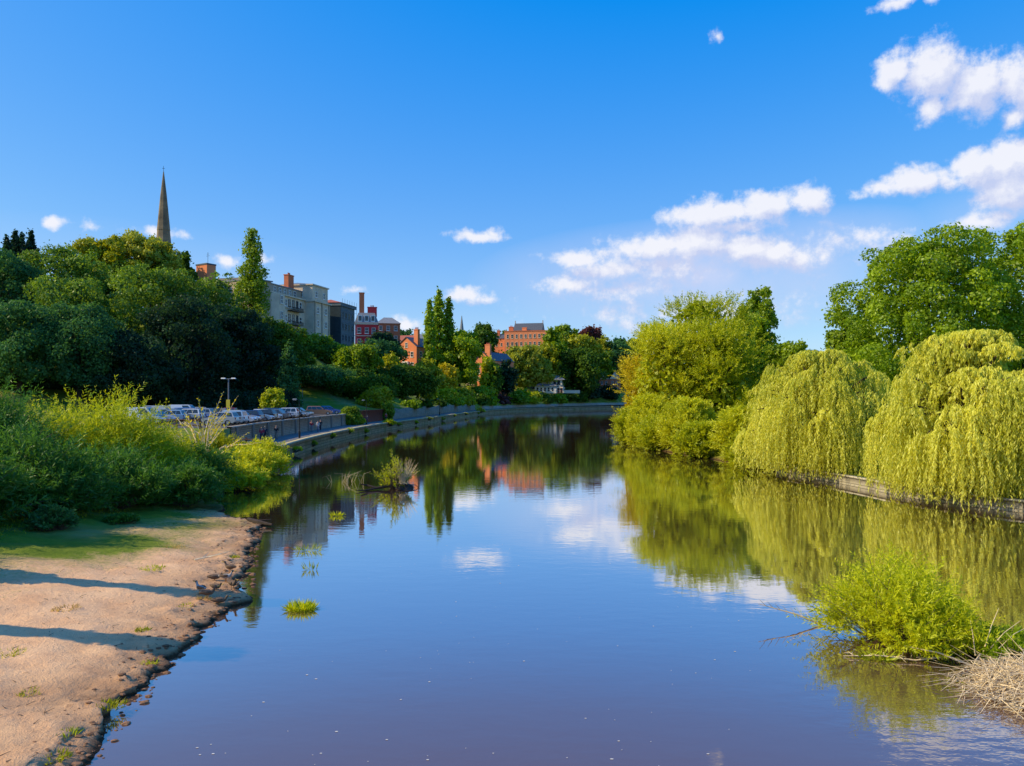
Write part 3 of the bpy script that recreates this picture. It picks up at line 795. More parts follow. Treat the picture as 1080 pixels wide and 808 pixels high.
class Bld:
    def __init__(s, name, label, cat, x, y, z, deg):
        s.root = empty(name, (x, y, z), math.radians(deg), label, cat)

    def mesh(s, name, boxes, mat, bevel=0):
        m = MB()
        for b in boxes: m.box(*b)
        return m.build(name, mat, s.root)

    def win(s, face, at, us, zs, w, h, frame=None, fd=0.10):
        frame = frame or WHITE
        key = (w, h, frame.name)
        if key not in _win:
            f = MB(); t = .11
            f.box(-w/2, w/2, -fd, .02, 0, t); f.box(-w/2, w/2, -fd, .02, h - t, h)
            f.box(-w/2, -w/2 + t, -fd, .02, t, h - t); f.box(w/2 - t, w/2, -fd, .02, t, h - t)
            f.box(-w/2 + t, w/2 - t, -fd + .02, .0, h * .5 - .05, h * .5 + .05)
            f.box(-w/2 - .12, w/2 + .12, -fd - .1, .02, -.14, -.002)
            p = MB(); p.box(-w/2 + t, w/2 - t, -.035, -.005, t, h * .5 - .05); p.box(-w/2 + t, w/2 - t, -.035, -.005, h * .5 + .05, h - t)
            a = f.build('window', frame); b = p.build('pane', GLASS)
            _win[key] = (a.data, b.data)
            bpy.data.objects.remove(a); bpy.data.objects.remove(b)
        a, b = _win[key]
        for u in us:
            for z in zs:
                o = bpy.data.objects.new('window', a); link(o, s.root)
                if face == 'front': o.location = (u, at, z)
                elif face == 'left': o.location = (at, u, z); o.rotation_euler.z = -math.pi / 2
                else: o.location = (at, u, z); o.rotation_euler.z = math.pi / 2
                link(bpy.data.objects.new('pane', b), o)

    def hip(s, name, mat, x0, x1, y0, y1, z, h, inset=None, over=.35):
        x0 -= over; x1 += over; y0 -= over; y1 += over
        i = inset if inset is not None else (y1 - y0) / 2
        ym = (y0 + y1) / 2; m = MB()
        a, b, c, d = (x0,y0,z), (x1,y0,z), (x1,y1,z), (x0,y1,z); e, f = (x0+i,ym,z+h), (x1-i,ym,z+h)
        m.poly([a,b,f,e]); m.poly([b,c,f]); m.poly([c,d,e,f]); m.poly([d,a,e]); m.poly([d,c,b,a])
        return m.build(name, mat, s.root)

    def gable(s, name, mat, x0, x1, y0, y1, z, h, along='y', over=.3, wall=None):
        m = MB(); t = .18
        if along == 'y':
            xm = (x0 + x1) / 2; k = h / ((x1 - x0) / 2)
            for sgn, xe in ((-1, x0 - over), (1, x1 + over)):
                ze = z - over * k
                m.poly([(xe,y0-over,ze),(xe,y1+over,ze),(xm,y1+over,z+h),(xm,y0-over,z+h)])
                m.poly([(xe,y0-over,ze+t),(xm,y0-over,z+h+t),(xm,y1+over,z+h+t),(xe,y1+over,ze+t)])
                m.poly([(xe,y0-over,ze),(xm,y0-over,z+h),(xm,y0-over,z+h+t),(xe,y0-over,ze+t)])
                m.poly([(xe,y0-over,ze),(xe,y0-over,ze+t),(xe,y1+over,ze+t),(xe,y1+over,ze)])
            if wall:
                g = MB(); g.poly([(x0,y0,z),(x1,y0,z),(xm,y0,z+h-.02)]); g.build('gable', wall, s.root); g = MB(); g.poly([(x0,y1,z),(xm,y1,z+h-.02),(x1,y1,z)]); g.build('gable', wall, s.root)
        else:
            ym = (y0 + y1) / 2; k = h / ((y1 - y0) / 2)
            for sgn, ye in ((-1, y0 - over), (1, y1 + over)):
                ze = z - over * k
                m.poly([(x0-over,ye,ze),(x1+over,ye,ze),(x1+over,ym,z+h),(x0-over,ym,z+h)])
                m.poly([(x0-over,ye,ze+t),(x1+over,ye,ze+t),(x1+over,ym,z+h+t),(x0-over,ym,z+h+t)])
                m.poly([(x0-over,ye,ze),(x0-over,ym,z+h),(x0-over,ym,z+h+t),(x0-over,ye,ze+t)])
                m.poly([(x0-over,ye,ze),(x1+over,ye,ze),(x1+over,ye,ze+t),(x0-over,ye,ze+t)])
            if wall:
                g = MB(); g.poly([(x0,y0,z),(x0,ym,z+h-.02),(x0,y1,z)]); g.build('gable', wall, s.root); g = MB(); g.poly([(x1,y0,z),(x1,y1,z),(x1,ym,z+h-.02)]); g.build('gable', wall, s.root)
        return m.build(name, mat, s.root)

    def chimney(s, x, y, w, d, z0, z1, mat, pots=2):
        m = MB(); m.box(x - w/2, x + w/2, y - d/2, y + d/2, z0, z1 - .3); m.box(x - w/2 - .12, x + w/2 + .12, y - d/2 - .12, y + d/2 + .12, z1 - .3, z1)
        c = m.build('chimney', mat, s.root)
        for k in range(pots):
            p = MB(); p.lathe([(.17, z1), (.14, z1 + .6), (.17, z1 + .62), (.17, z1 + .7)], 8, (x + (k - (pots - 1) / 2) * .5, y, 0))
            p.build('chimney_pot', TILE_R, c)


# former infirmary: pale stone terrace with balconies
b = Bld('stone_apartment_block', 'long grey stone apartment block with dark balconies on the hill beside the tall poplar', 'building', -73.5, 228, 20, 76.3)
b.mesh('wall', [(-8, 22.4, 0, 14, 0, 18.2)], ASHLAR)
b.mesh('attic_wall', [(-8, 22.4, 1.2, 13.4, 18.6, 21.2)], ASHLAR_D)
b.mesh('cornice', [(-8.4, 22.38, -.6, 14.4, 18.2, 18.62), (-8.1, 22.38, -.25, 0.0, 14.6, 14.9)], ASHLAR)
b.mesh('roof', [(-7.6, 22.2, 1.0, 13.6, 21.2, 21.5)], LEAD)
bw = MB()
seg = 12
for k in range(seg):      # the bow front
    a0_, a1_ = math.pi * k / seg, math.pi * (k + 1) / seg
    q = [(4.5 - 4.2 * math.cos(a), -2.0 * math.sin(a)) for a in (a0_, a1_)]
    bw.poly([(q[0][0], q[0][1], 0), (q[1][0], q[1][1], 0), (q[1][0], q[1][1], 18.0), (q[0][0], q[0][1], 18.0)])
    bw.poly([(q[0][0], q[0][1], 18.0), (q[1][0], q[1][1], 18.0), (4.5, 0, 18.0)])
bw.build('bow_front', ASHLAR, b.root)
b.mesh('pavilion_wall', [(22.4, 33.5, -3.2, 14, 0, 17.9)], ASHLAR)
b.mesh('pilaster', [(22.6, 23.3, -3.45, -3.2, 0, 17.9), (27.6, 28.2, -3.45, -3.2, 0, 17.9), (32.6, 33.3, -3.45, -3.2, 0, 17.9)], ASHLAR_D)
b.mesh('pavilion_attic', [(22.6, 33.3, -2.6, 13, 18.4, 23.4)], ASHLAR)
b.mesh('pavilion_cornice', [(22.0, 34.0, -3.8, 14.4, 17.9, 18.4), (22.2, 33.7, -3.0, 13.4, 23.4, 23.8)], ASHLAR)
b.hip('pavilion_roof', LEAD, 22.8, 33.1, -2.4, 12.8, 23.8, 1.2, 4, 0)
b.win('front', 0, [-5, -2, 10.5, 19.5], [6.2, 10.4, 15.2], 1.3, 2.1)
b.win('front', -2.06, [4.5], [6.2, 10.4, 15.2], 1.4, 2.4)
b.win('front', 0, [12.6, 15, 17.4], [6.4, 10.6, 15.2], 1.2, 2.3, BLACK)
b.win('front', 1.2, [-6, -3, 0, 3, 6, 9, 12, 15, 18], [18.9], 1.3, 1.9)
b.win('front', -3.2, [25.2, 30.6], [5.2, 9.8, 14.2], 1.5, 2.2)
b.win('front', -2.6, [25.2, 30.6], [19.6], 1.4, 2.0)
b.win('left', 22.6, [1.5, 5.5], [19.6], 1.3, 2.0)
for z in (9.4, 13.8):
    bm_ = MB(); bm_.box(11.4, 18.6, -1.7, -.02, z, z + .25)
    bal = bm_.build('balcony', BLACK, b.root)
    r_ = MB(); r_.box(11.4, 18.6, -1.7, -1.62, z + 1.15, z + 1.23); r_.box(11.4, 11.48, -1.62, -.02, z + 1.15, z + 1.23); r_.box(18.52, 18.6, -1.62, -.02, z + 1.15, z + 1.23)
    for k in range(36): r_.box(11.45 + k * .2, 11.51 + k * .2, -1.68, -1.64, z + .25, z + 1.15)
    r_.build('railing', BLACK, bal)
b_b = MB(); b_b.box(-5, -1.2, -1.6, -.02, 13.8, 14.05)
bal = b_b.build('balcony', BLACK, b.root)
r_ = MB(); r_.box(-5, -1.2, -1.6, -1.52, 14.95, 15.03)
for k in range(19): r_.box(-4.95 + k * .2, -4.89 + k * .2, -1.58, -1.54, 14.05, 14.95)
r_.build('railing', BLACK, bal)
b.chimney(19.2, 4.0, 3.4, 1.6, 20.5, 26.4, BRICK, 3)

# brick tower and low flat roofs behind the trees
b = Bld('brick_tower_block', 'plain red brick tower with rooftop aerial rising behind the trees by the poplar', 'building', X(212.5, 205), 205, 22, -32)
b.mesh('wall', [(-2.3, 2.3, 0, 2.8, 0, 20.2)], BRICK_O)
b.mesh('parapet', [(-2.4, 2.4, -.1, 2.9, 20.2, 20.6)], SLATE)
am = MB(); am.tube([(0, 2, 20.6), (0, 2, 24)], .05, 5); am.tube([(-.7, 2, 23), (.7, 2, 23)], .03, 4); am.tube([(-.5, 2, 23.5), (.5, 2, 23.5)], .03, 4)
am.build('aerial', BLACK, b.root)
b.mesh('annexe', [(-1, 17, 2.82, 9, 0, 15.4)], ASHLAR_D)
b.mesh('annexe_roof', [(2.4, 9.5, 2.6, 9.4, 15.4, 16.0), (9.5, 17.4, 2.6, 9.4, 15.4, 15.7)], LEAD)
b.win('front', 2.82, [5, 8, 11, 14], [12.5], 1.6, 1.8)

# building wrapped in netting
b = Bld('netted_building', 'building wrapped in dark scaffold netting with a red edged roof', 'building', -60, 265, 20, 80)
b.mesh('wall', [(0, 13.2, 0, 9, 0, 18.5)], SHEET)
b.mesh('netting', [(-.35, -.05, -.3, 9.2, 2, 19.4)], NETTING)
b.hip('roof', TILE_R, 0, 13.2, 0, 9, 19.6, 1.4, 3, .7)
b.mesh('eaves_board', [(-.5, 13.8, -.5, 9.4, 18.5, 19.58)], SHEET)
b.win('front', 0, [2.2, 5, 8, 11], [2.5, 6.5, 10.5, 14.5], 1.3, 2.0, SHEET)
sc = MB()
for u in np.arange(0, 13.3, 2.2): sc.tube([(u, -.8, 0), (u, -.8, 21)], .06, 4)
for z in (5, 9, 13, 17): sc.tube([(0, -.8, z), (13.2, -.8, z)], .05, 4)
sc.build('scaffold', LEAD, b.root)

# red painted brick house with mansard roof
b = Bld('red_mansard_house', 'bright red brick building with pale mansard roof and tall chimney stack', 'building', -60.0, 290, 18, 10)
b.mesh('wall', [(0, 8.6, 0, 10, 0, 16.8)], BRICK_R)
b.mesh('string_course', [(-.15, 8.75, -.15, .0, 16.4, 16.9), (-.1, 8.7, -.1, 0.0, 11.9, 12.2)], CREAM)
m = MB(); m.frustum((-.3, 8.9, -.3, 10.3), (1.2, 7.4, 1.4, 9), 16.9, 21.0); m.build('mansard_roof', SLATE_L, b.root)
b.win('front', 0, [1.5, 4.4, 7.0], [8.6, 12.9], 1.5, 2.3)
for u in (1.9, 4.3, 6.7):
    m = MB(); m.box(u - .8, u + .8, -.1, 2.2, 17.4, 19.9); dm = m.build('dormer', WHITE, b.root)
    p = MB(); p.box(u - .55, u + .55, -.14, -.1, 17.8, 19.6); p.build('pane', GLASS, dm)
b.chimney(2.4, 5, 1.9, 1.6, 20, 29.2, BRICK, 0)
b.chimney(6.4, 6, 3.6, 1.6, 20, 23.8, BRICK_R, 3)

b = Bld('hipped_brick_house', 'brown brick house with grey hipped roof beside the red mansard building', 'house', -54.6, 306, 18, 12)
b.mesh('wall', [(0, 9.4, 0, 9, 0, 18.4)], BRICK)
b.hip('roof', SLATE_L, 0, 9.4, 0, 9, 18.4, 2.8, 3.4)
b.win('front', 0, [1.6, 4.6, 7.6], [7.2, 11.4, 15.4], 1.4, 2.0)

b = Bld('gabled_brick_house', 'orange brick gabled house with tall chimney left of the twin poplars', 'house', X(418, 325), 325, 15.2, -30)
b.root.scale = (1.2, 1.2, 1.2)
b.mesh('wall', [(0, 9.0, 0, 12, -5, 10.6)], BRICK_O)
b.gable('roof', SLATE, 0, 9.0, 0, 12, 10.6, 3.4, 'y', wall=BRICK_O)
b.win('front', 0, [2.0, 7.0], [3.2, 6.9], 1.3, 1.9)
m = MB(); m.box(3.3, 5.7, -.9, -.01, 1.2, 5.4); bay = m.build('bay', WHITE, b.root)
p = MB(); p.box(3.5, 5.5, -.94, -.9, 2.0, 3.2); p.box(3.5, 5.5, -.94, -.9, 3.6, 5.0); p.build('pane', GLASS, bay)
b.win('front', 0, [4.5], [6.9, 10.4], 1.1, 1.7)
b.win('right', 9.0, [2.5, 6, 9.5], [3.0, 7.0], 1.3, 2.0)
b.chimney(7.6, 2.0, 1.7, 1.2, 10, 16.8, BRICK_O, 3)

b = Bld('slate_roofed_house', 'small house with steep grey slate roof just left of the twin poplars', 'house', X(437, 375), 375, 28, 8)
b.mesh('wall', [(0, 8, 0, 8, 0, 6.5)], CREAM)
b.gable('roof', SLATE_L, 0, 8, 0, 8, 6.5, 3.4, 'x', wall=CREAM)
b.win('front', 0, [2, 6], [3.4], 1.2, 1.6)
b = Bld('cream_cottage', 'cream cottage with orange roof peeping out between hillside trees', 'house', X(420, 352), 352, 27, -15)
b.mesh('wall', [(0, 7, 0, 6, 0, 5.8)], CREAM)
b.gable('roof', TILE_R, 0, 7, 0, 6, 5.8, 2.4, 'x', wall=CREAM)
b.win('front', 0, [1.6, 4.8], [3.0], 1.1, 1.5)

b = Bld('chimneyed_brick_house', 'tall red brick house with big chimney and long glazed slate roof', 'house', X(501, 345), 345, 12, -30)
b.mesh('wall', [(0, 8.2, 0, 21, -6, 11.2)], BRICK_O)
b.gable('roof', SLATE, 0, 8.2, 0, 21, 11.2, 3.8, 'y', wall=BRICK_O)
b.win('front', 0, [2.2, 6.0], [2.0, 5.2, 8.2], 1.2, 1.8)
b.win('right', 8.2, [2.5, 6, 9.5, 13, 16.5], [3.2, 7.6], 1.2, 1.9)
b.mesh('porch', [(-4.5, -.02, -1, 4, 0, 4.2)], CREAM)
b.chimney(6.0, 1.6, 2.6, 1.3, 11.5, 18.4, BRICK_O, 4)
for k in range(4):
    m = MB(); kx = 6.3
    m.poly([(kx - .9, 4 + k * 4, 13.12 + .85), (kx + .9, 4 + k * 4, 11.45 + .85 - .02), (kx + .9, 6.6 + k * 4, 11.45 + .83), (kx - .9, 6.6 + k * 4, 13.97)])
    m.build('rooflight', GLASS, b.root)

b = Bld('school_building', 'long orange brick school with two rows of white windows on the far hill', 'building', X(532, 426), 426, 26, -14)
b.mesh('wall', [(0, 27, 0, 12, 0, 17.3)], BRICK_O)
b.mesh('parapet', [(-.2, 27.2, -.2, 12.2, 17.3, 17.7)], BRICK)
b.gable('roof', SLATE, 4.5, 20.5, 4, 11, 18.4, 3.9, 'x', wall=ASHLAR_D)
b.mesh('upper_wall', [(4.5, 20.5, 4, 11, 17.6, 18.4)], BRICK)
b.win('front', 0, list(np.linspace(1.9, 25.1, 10)), [5.0, 9.2, 13.5], 1.3, 2.2, CREAM)
b.mesh('wing', [(-8, -.02, 5, 12, 0, 14.0)], BRICK_O)
b.gable('wing_roof', SLATE, -8, -.1, 5, 12, 14.0, 2.4, 'x', wall=BRICK_O)
b.win('front', 5, [-6, -3], [9.5], 1.2, 1.9, CREAM)
b.chimney(2.2, 7, 2.6, 1.4, 15, 20.6, BRICK, 3); b.chimney(-5.5, 8, 1.6, 1.4, 15, 18.8, BRICK, 2); b.chimney(11, 2.6, 2.6, 1.0, 17.6, 19.7, BRICK_O, 0)
b.mesh('finial', [(4.3, 4.7, 7.3, 7.7, 22.3, 24.0), (20.3, 20.7, 7.3, 7.7, 22.3, 24.0)], ASHLAR_D)

# riverside boathouse with hipped slate roofs
b = Bld('boathouse', 'white riverside boathouse with stacked slate hipped roofs at the river bend', 'building', X(564, 402), 402, 8.6, -12)
b.mesh('wall', [(0, 11.5, 0, 7, 0, 3.9)], WHITE)
b.hip('lower_roof', SLATE_L, -.2, 11.7, -.4, 7.2, 3.92, 1.6, 3)
b.mesh('upper_wall', [(3.2, 14.2, 2.2, 8.8, 3.4, 7.2)], CREAM)
b.hip('roof', SLATE_L, 3.0, 15.2, 2.0, 9.2, 7.2, 2.4, 3.6, .7)
b.win('front', 0, [1.5, 3.5, 5.5, 7.5, 9.5], [.9], 1.1, 2.2)
b.win('front', 2.2, [10.4, 12.4], [4.7], 1.5, 1.9, BLACK)
b.mesh('ground_floor', [(11.52, 15, .5, 8.5, 0, 3.38)], CREAM)
b.win('front', .5, [12.6, 14.2], [.3], 1.1, 2.5, TILE_R)
b.mesh('balcony', [(10, 15.4, .9, 2.19, 3.42, 3.6)], TIMBER)
b.chimney(4.2, 6.5, .9, .9, 8.5, 10.8, CREAM, 1)
b.mesh('shed', [(-6, -.02, 1, 6, 0, 3.4)], TIMBER)
b.hip('shed_roof', SLATE, -6, -.4, 1, 6, 3.42, 1.0, 2, .2)
b.mesh('side_wall', [(-8.5, -6.02, .5, 3.5, 0, 3.6)], WHITE)
b.mesh('terrace_wall', [(15.02, 24, -.5, 0.0, 0, 1.6)], CREAM)

b = Bld('twin_gabled_house', 'half hidden brick house with pale twin gables behind the far right bank tree', 'house', X(632, 452), 452, 8, -12)
b.mesh('wall', [(0, 12, 0, 9, 0, 9.4)], BRICK)
b.gable('roof', SLATE_L, 0, 5.8, 0, 9, 9.4, 4.0, 'y', wall=CREAM)
b.gable('roof', SLATE_L, 6.2, 12, 0, 9, 9.4, 4.0, 'y', wall=CREAM)
b.win('front', 0, [1.6, 4.2, 7.8, 10.4], [2.4, 6.2], 1.2, 1.9)

b = Bld('grey_roofed_house', 'grey roof peak showing between the right willow and the oak', 'house', X(868, 190), 190, 2, 20)
b.mesh('wall', [(-6, 6, 0, 9, 0, 13.0)], BRICK)
b.hip('roof', SLATE, -6, 6, 0, 9, 13.0, 3.6, 4)
b.win('front', 0, [-4, 0, 4], [3, 8], 1.3, 2)

# churches
dS = 300
sp = empty('church', (X(172.5, dS), dS, 25), math.radians(20), 'tall dark stone church spire rising above the wooded hill', 'church')
hS = Z(181, dS) - 25
m = MB(); m.box(-4.6, 4.6, -4.6, 4.6, 0, hS - 50); m.box(-4.9, 4.9, -4.9, 4.9, hS - 50, hS - 49); m.build('tower', SPIRE, sp)
m = MB(); m.lathe([(4.55, hS - 49), (3.45, hS - 37), (3.55, hS - 36.8), (2.35, hS - 23.5), (2.45, hS - 23.3), (1.15, hS - 9), (.14, hS)], 8)
spo = m.build('spire', SPIRE, sp)
for a in range(4):
    l = MB(); l.box(-.55, .55, -3.75, -2.6, hS - 40, hS - 37.5); l.poly([(-.7,-3.8,hS-37.5),(.7,-3.8,hS-37.5),(0,-3.3,hS-35.6)]); l.poly([(-.7,-3.8,hS-37.5),(0,-3.3,hS-35.6),(-.7,-2.4,hS-37.5)]); l.poly([(.7,-3.8,hS-37.5),(.7,-2.4,hS-37.5),(0,-3.3,hS-35.6)])
    lo = l.build('lucarne', SPIRE, spo); lo.rotation_euler.z = a * math.pi / 2 + math.pi / 8
m = MB(); m.tube([(0, 0, hS - .2), (0, 0, hS + 2.2)], .07, 5); m.box(-.5, .5, -.05, .05, hS + 1.2, hS + 1.32); m.build('weathervane', BLACK, spo)

dS = 620
sp = empty('church', (X(487, dS), dS, 36), 0, 'tiny slim blue grey church steeple far beyond the poplars', 'church')
hS = Z(333, dS) - 36
m = MB(); m.box(-4.5, 4.5, -4.5, 4.5, 0, hS - 19); m.build('tower', LEAD, sp)
m = MB(); m.lathe([(4.2, hS - 19), (2.6, hS - 15), (1.7, hS - 12), (.2, hS)], 8); m.build('spire', LEAD, sp)

# ------------------------------------------------------------------ hillside trees
HILL = 'trees on the wooded hill'
T = [
 # px, top, w, d, kind, palette, label, extra
 (7, 247, 34, 172, 'spruce', 'deep', 'dark spruce at the far left edge of the ridge', {}),
 (16, 241, 34, 176, 'spruce', 'deep', 'second dark spruce from the left edge, tallest of four', {}),
 (23, 245, 32, 181, 'spruce', 'deep', 'third dark spruce, its top just right of the tallest', {}),
 (33, 241, 32, 178, 'spruce', 'deep', 'dark spruce standing apart at the right of the four', {}),
 (2, 268, 80, 150, 'round', 'teal', 'blue green broad tree below the spruces at the left edge', {}),
 (66, 258, 82, 168, 'round', 'hill', 'olive topped broad tree right of the four spruces', {}),
 (78, 294, 92, 142, 'round', 'hill', 'broad tree with a bright lime crown in front of the olive one', {}),
 (112, 250, 64, 192, 'airy', 'olive', 'loose pale green tree on the skyline left of the spire', {}),
 (146, 247, 74, 205, 'airy', 'ash', 'feathery grey green ash tree just left of the spire', {}),
 (168, 256, 44, 200, 'airy', 'ash', 'smaller feathery ash tree directly under the spire', {}),
 (125, 272, 44, 178, 'cone', 'dark', 'dark conical tree among the pale skyline trees', {}),
 (158, 280, 94, 152, 'round', 'hill', 'large chestnut with clumped leaves below the spire', {}),
 (196, 264, 40, 184, 'cone', 'dark', 'dark pointed holly right of the spire', {}),
 (228, 289, 76, 160, 'round', 'hill', 'olive topped tree in front of the brick tower', {}),
 (266, 236, 36, 172, 'poplar', 'green', 'tall lombardy poplar towering alone beside the stone block', {'low': .02, 'dens': 1.6, 'leaf': .36}),
 (20, 320, 90, 122, 'round', 'teal', 'blue green shaded tree at the left edge behind the bank bushes', {}),
 (84, 322, 92, 127, 'round', 'teal', 'bluish green shaded tree under the lime crowned one', {}),
 (142, 350, 84, 130, 'round', 'deep', 'deep shaded tree behind the left end of the car park', {}),
 (200, 312, 84, 142, 'round', 'deep', 'deep shaded tree behind the tall car park lamp', {}),
 (252, 328, 78, 156, 'round', 'deep', 'deep shaded tree at the foot of the tall poplar', {}),
 (288, 336, 56, 168, 'round', 'dark', 'dark tree hiding the lower floors of the stone block', {}),
 (305, 358, 27, 150, 'cone', 'teal', 'pale teal cypress at the back of the car park', {}),
 (324, 356, 40, 212, 'round', 'green', 'sunlit tree right below the stone balconies', {}),
 (345, 366, 44, 208, 'round', 'dark', 'dark tree below the netted building', {}),
 (336, 388, 62, 184, 'round', 'teal', 'blue green tree behind the orange car', {}),
 (376, 364, 40, 204, 'round', 'green', 'pale topped tree below the red mansard building', {}),
 (384, 398, 56, 182, 'round', 'dark', 'low dark tree behind the first round hedge', {}),
 (402, 352, 30, 285, 'round', 'deep', 'dark tree against the hipped brick house', {}),
 (398, 360, 44, 238, 'round', 'teal', 'dark blue green tree left of the gabled house', {}),
 (411, 374, 22, 214, 'poplar', 'olive', 'slim yellow green tree left of the gabled house', {}),
 (436, 386, 24, ds(436,15), 'round', 'olive', 'small yellowish tree in front of the gabled house', {}),
 (427, 388, 56, ds(427,11), 'round', 'dark', 'big dark evergreen with glossy patches beyond the red wall', {}),
 (453, 313, 11, ds(455,22), 'poplar', 'bright', 'left poplar of the tight trio, slightly shorter', {'low': .02}),
 (463, 302, 12, ds(463,24), 'poplar', 'bright', 'middle and tallest poplar of the tight trio', {'low': .02}),
 (473, 309, 11, ds(471,22), 'poplar', 'green', 'right poplar of the tight trio, darker', {'low': .02}),
 (484, 348, 46, ds(484,18), 'round', 'bright', 'round bright green tree right of the poplar trio', {}),
 (452, 380, 24, ds(452,15), 'round', 'olive', 'small yellow green tree at the foot of the poplars', {}),
 (471, 384, 20, ds(471,14), 'round', 'gold', 'small golden tree below the round bright one', {}),
 (510, 343, 28, 402, 'round', 'dark', 'dark round tree left of the school', {}),
 (497, 352, 26, 420, 'round', 'teal', 'distant blue green tree beside the small steeple', {}),
 (515, 376, 20, ds(515,11), 'ivy', 'lime', 'yellow green ivy column in front of the chimneyed house', {}),
 (531, 380, 24, ds(531,9), 'round', 'deep', 'small dark tree right of the ivy column', {}),
 (554, 366, 42, ds(554,17), 'round', 'ash', 'grey green rounded tree left of the boathouse', {}),
 (543, 369, 28, ds(543,34), 'round', 'green', 'green tree below the school windows', {}),
 (572, 370, 34, ds(572,40), 'round', 'dark', 'dark tree directly behind the boathouse', {}),
 (606, 369, 54, 418, 'round', 'dark', 'big dark green tree right of the boathouse roof', {}),
 (583, 347, 24, 414, 'round', 'green', 'tree overlapping the right end of the school', {}),
 (598, 343, 30, 455, 'round', 'green', 'tall green tree right of the school', {}),
 (612, 352, 36, 440, 'round', 'olive', 'yellow green tree in front of the purple beech', {}),
 (621, 345, 28, 476, 'round', 'purple', 'dark purple copper beech on the far ridge', {}),
 (636, 354, 16, 468, 'airy', 'ash', 'thin pale tree right of the copper beech', {}),
 (645, 362, 34, 470, 'round', 'teal', 'blue green tree behind the twin gabled house', {}),
 (654, 357, 20, 520, 'round', 'teal', 'distant tree on the skyline right of the bend', {}),
 (668, 358, 26, 540, 'round', 'dark', 'distant dark tree behind the spiky willow', {}),
 (630, 372, 30, 462, 'round', 'green', 'green tree left of the twin gabled house', {}),
 (655, 378, 40, 480, 'round', 'dark', 'dark tree right of the twin gabled house', {}),
 (521, 384, 18, ds(521,9), 'round', 'dark', 'small dark tree covering the foot of the chimneyed house', {}),
 (530, 374, 22, ds(530,40), 'round', 'olive', 'olive tree in front of the left end of the school', {}),
 (577, 364, 26, 408, 'round', 'olive', 'olive tree below the right end of the school', {}),
 (560, 367, 28, ds(560,45), 'round', 'green', 'green tree in front of the middle of the school', {}),
 (533, 350, 12, 470, 'round', 'dark', 'little dark tree at the left end of the school', {}),
 (424, 349, 18, 390, 'round', 'teal', 'distant tree behind the cream cottage', {}),
 (446, 354, 14, 395, 'round', 'dark', 'distant dark tree behind the slate roofed house', {}),
 (365, 392, 50, 200, 'round', 'dark', 'dark tree in the hollow below the netted building', {}),
 (310, 376, 40, 190, 'round', 'dark', 'dark tree behind the teal cypress', {}),
]
for (px, top, w_, d, kind, pal, lab, ex) in T:
    make_tree(px, top, w_, d, kind, pal, lab, group=HILL, **ex)

SH = [  # lime leaves on the slope stand in for sunlight
 (398, 408, 30, ds(398, 9), 'olive', 'lit green mound of shrubs at the left start of the grassy slope'),
 (449, 408, 22, ds(449, 10), 'lime', 'lime green shrubs at the left end of the sunny slope'),
 (468, 412, 24, ds(468, 9), 'lime', 'lime green shrub mound on the sunny slope under the golden tree'),
 (486, 411, 22, ds(486, 10), 'olive', 'olive shrub mound midway along the sunny slope'),
 (505, 409, 22, ds(505, 10), 'bright', 'bright green shrub mound left of the ivy column'),
 (506, 419, 17, ds(506, 5.8), 'dark', 'dark ivy mound draped over the pale terrace wall'),
 (478, 422, 18, ds(478, 5.8), 'bright', 'green hedge spilling over the pale terrace wall'),
 (544, 414, 30, ds(544, 7), 'bright', 'flat clipped hedge left of the boathouse'),
 (560, 415, 18, ds(560, 6.5), 'lime', 'sunlit hedge below the white boathouse wall'),
 (529, 418, 14, ds(529, 6), 'purple', 'reddish creeper mound on the terrace wall'),
 (447, 424, 18, ds(447, 6), 'dark', 'dark shrub at the start of the pale terrace wall'),
 (433, 424, 20, ds(433, 6), 'bright', 'green creeper mound on the wall just past the big evergreen'),
 (463, 422, 15, ds(463, 5.7), 'dark', 'dark creeper hanging on the terrace wall below the golden tree'),
 (492, 420, 16, ds(492, 5.7), 'olive', 'olive creeper mound hanging on the terrace wall'),
 (517, 418, 14, ds(517, 5.7), 'bright', 'green creeper on the terrace wall below the ivy column'),
 (590, 417, 12, ds(590, 5.6), 'bright', 'small green creeper on the rubble wall below the boathouse'),
 (612, 414, 16, ds(612, 6), 'dark', 'dark creeper at the right part of the rubble wall'),
 (577, 417, 13, ds(577, 5.8), 'dark', 'dark creeper mound on the rubble wall'),
 (600, 411, 16, ds(600, 7), 'dark', 'dark shrub behind the rubble wall right of the boathouse'),
 (622, 404, 24, ds(622, 9), 'deep', 'dark overhanging shrub at the far end of the rubble wall'),
 (642, 408, 20, ds(642, 8), 'deep', 'dark shrub on the bank in front of the twin gabled house'),
]
for k_ in range(11):      # undergrowth below the hill trees
    px_ = 20 + k_ * 27; d_ = 126 + 2.2 * k_
    SH.append((px_, 412 + (k_ * 7 % 5), 44, d_, 'deep', 'dark undergrowth shrub at the foot of the shaded trees, %s from the left' % ('first second third fourth fifth sixth seventh eighth ninth tenth eleventh'.split()[k_])))
for (px, top, w_, d, pal, lab) in SH:
    make_tree(px, top, w_, d, 'shrub', pal, lab, 'shrub', 'shrubs on the terraced bank', dens=1.1)

# two clipped hedges in front of the car park
for (px, top, w_, d, lab) in [(369.5, 430, 21, 141, 'clipped round hedge in front of the blue car'), (413, 424, 16, 168, 'clipped round hedge past the red brick wall')]:
    make_tree(px, top, w_, d, 'shrub', 'green', lab, 'hedge', None, leaf=.2, dens=1.6, name='hedge', x=lpt(d, 4.35).x, base=1.4)
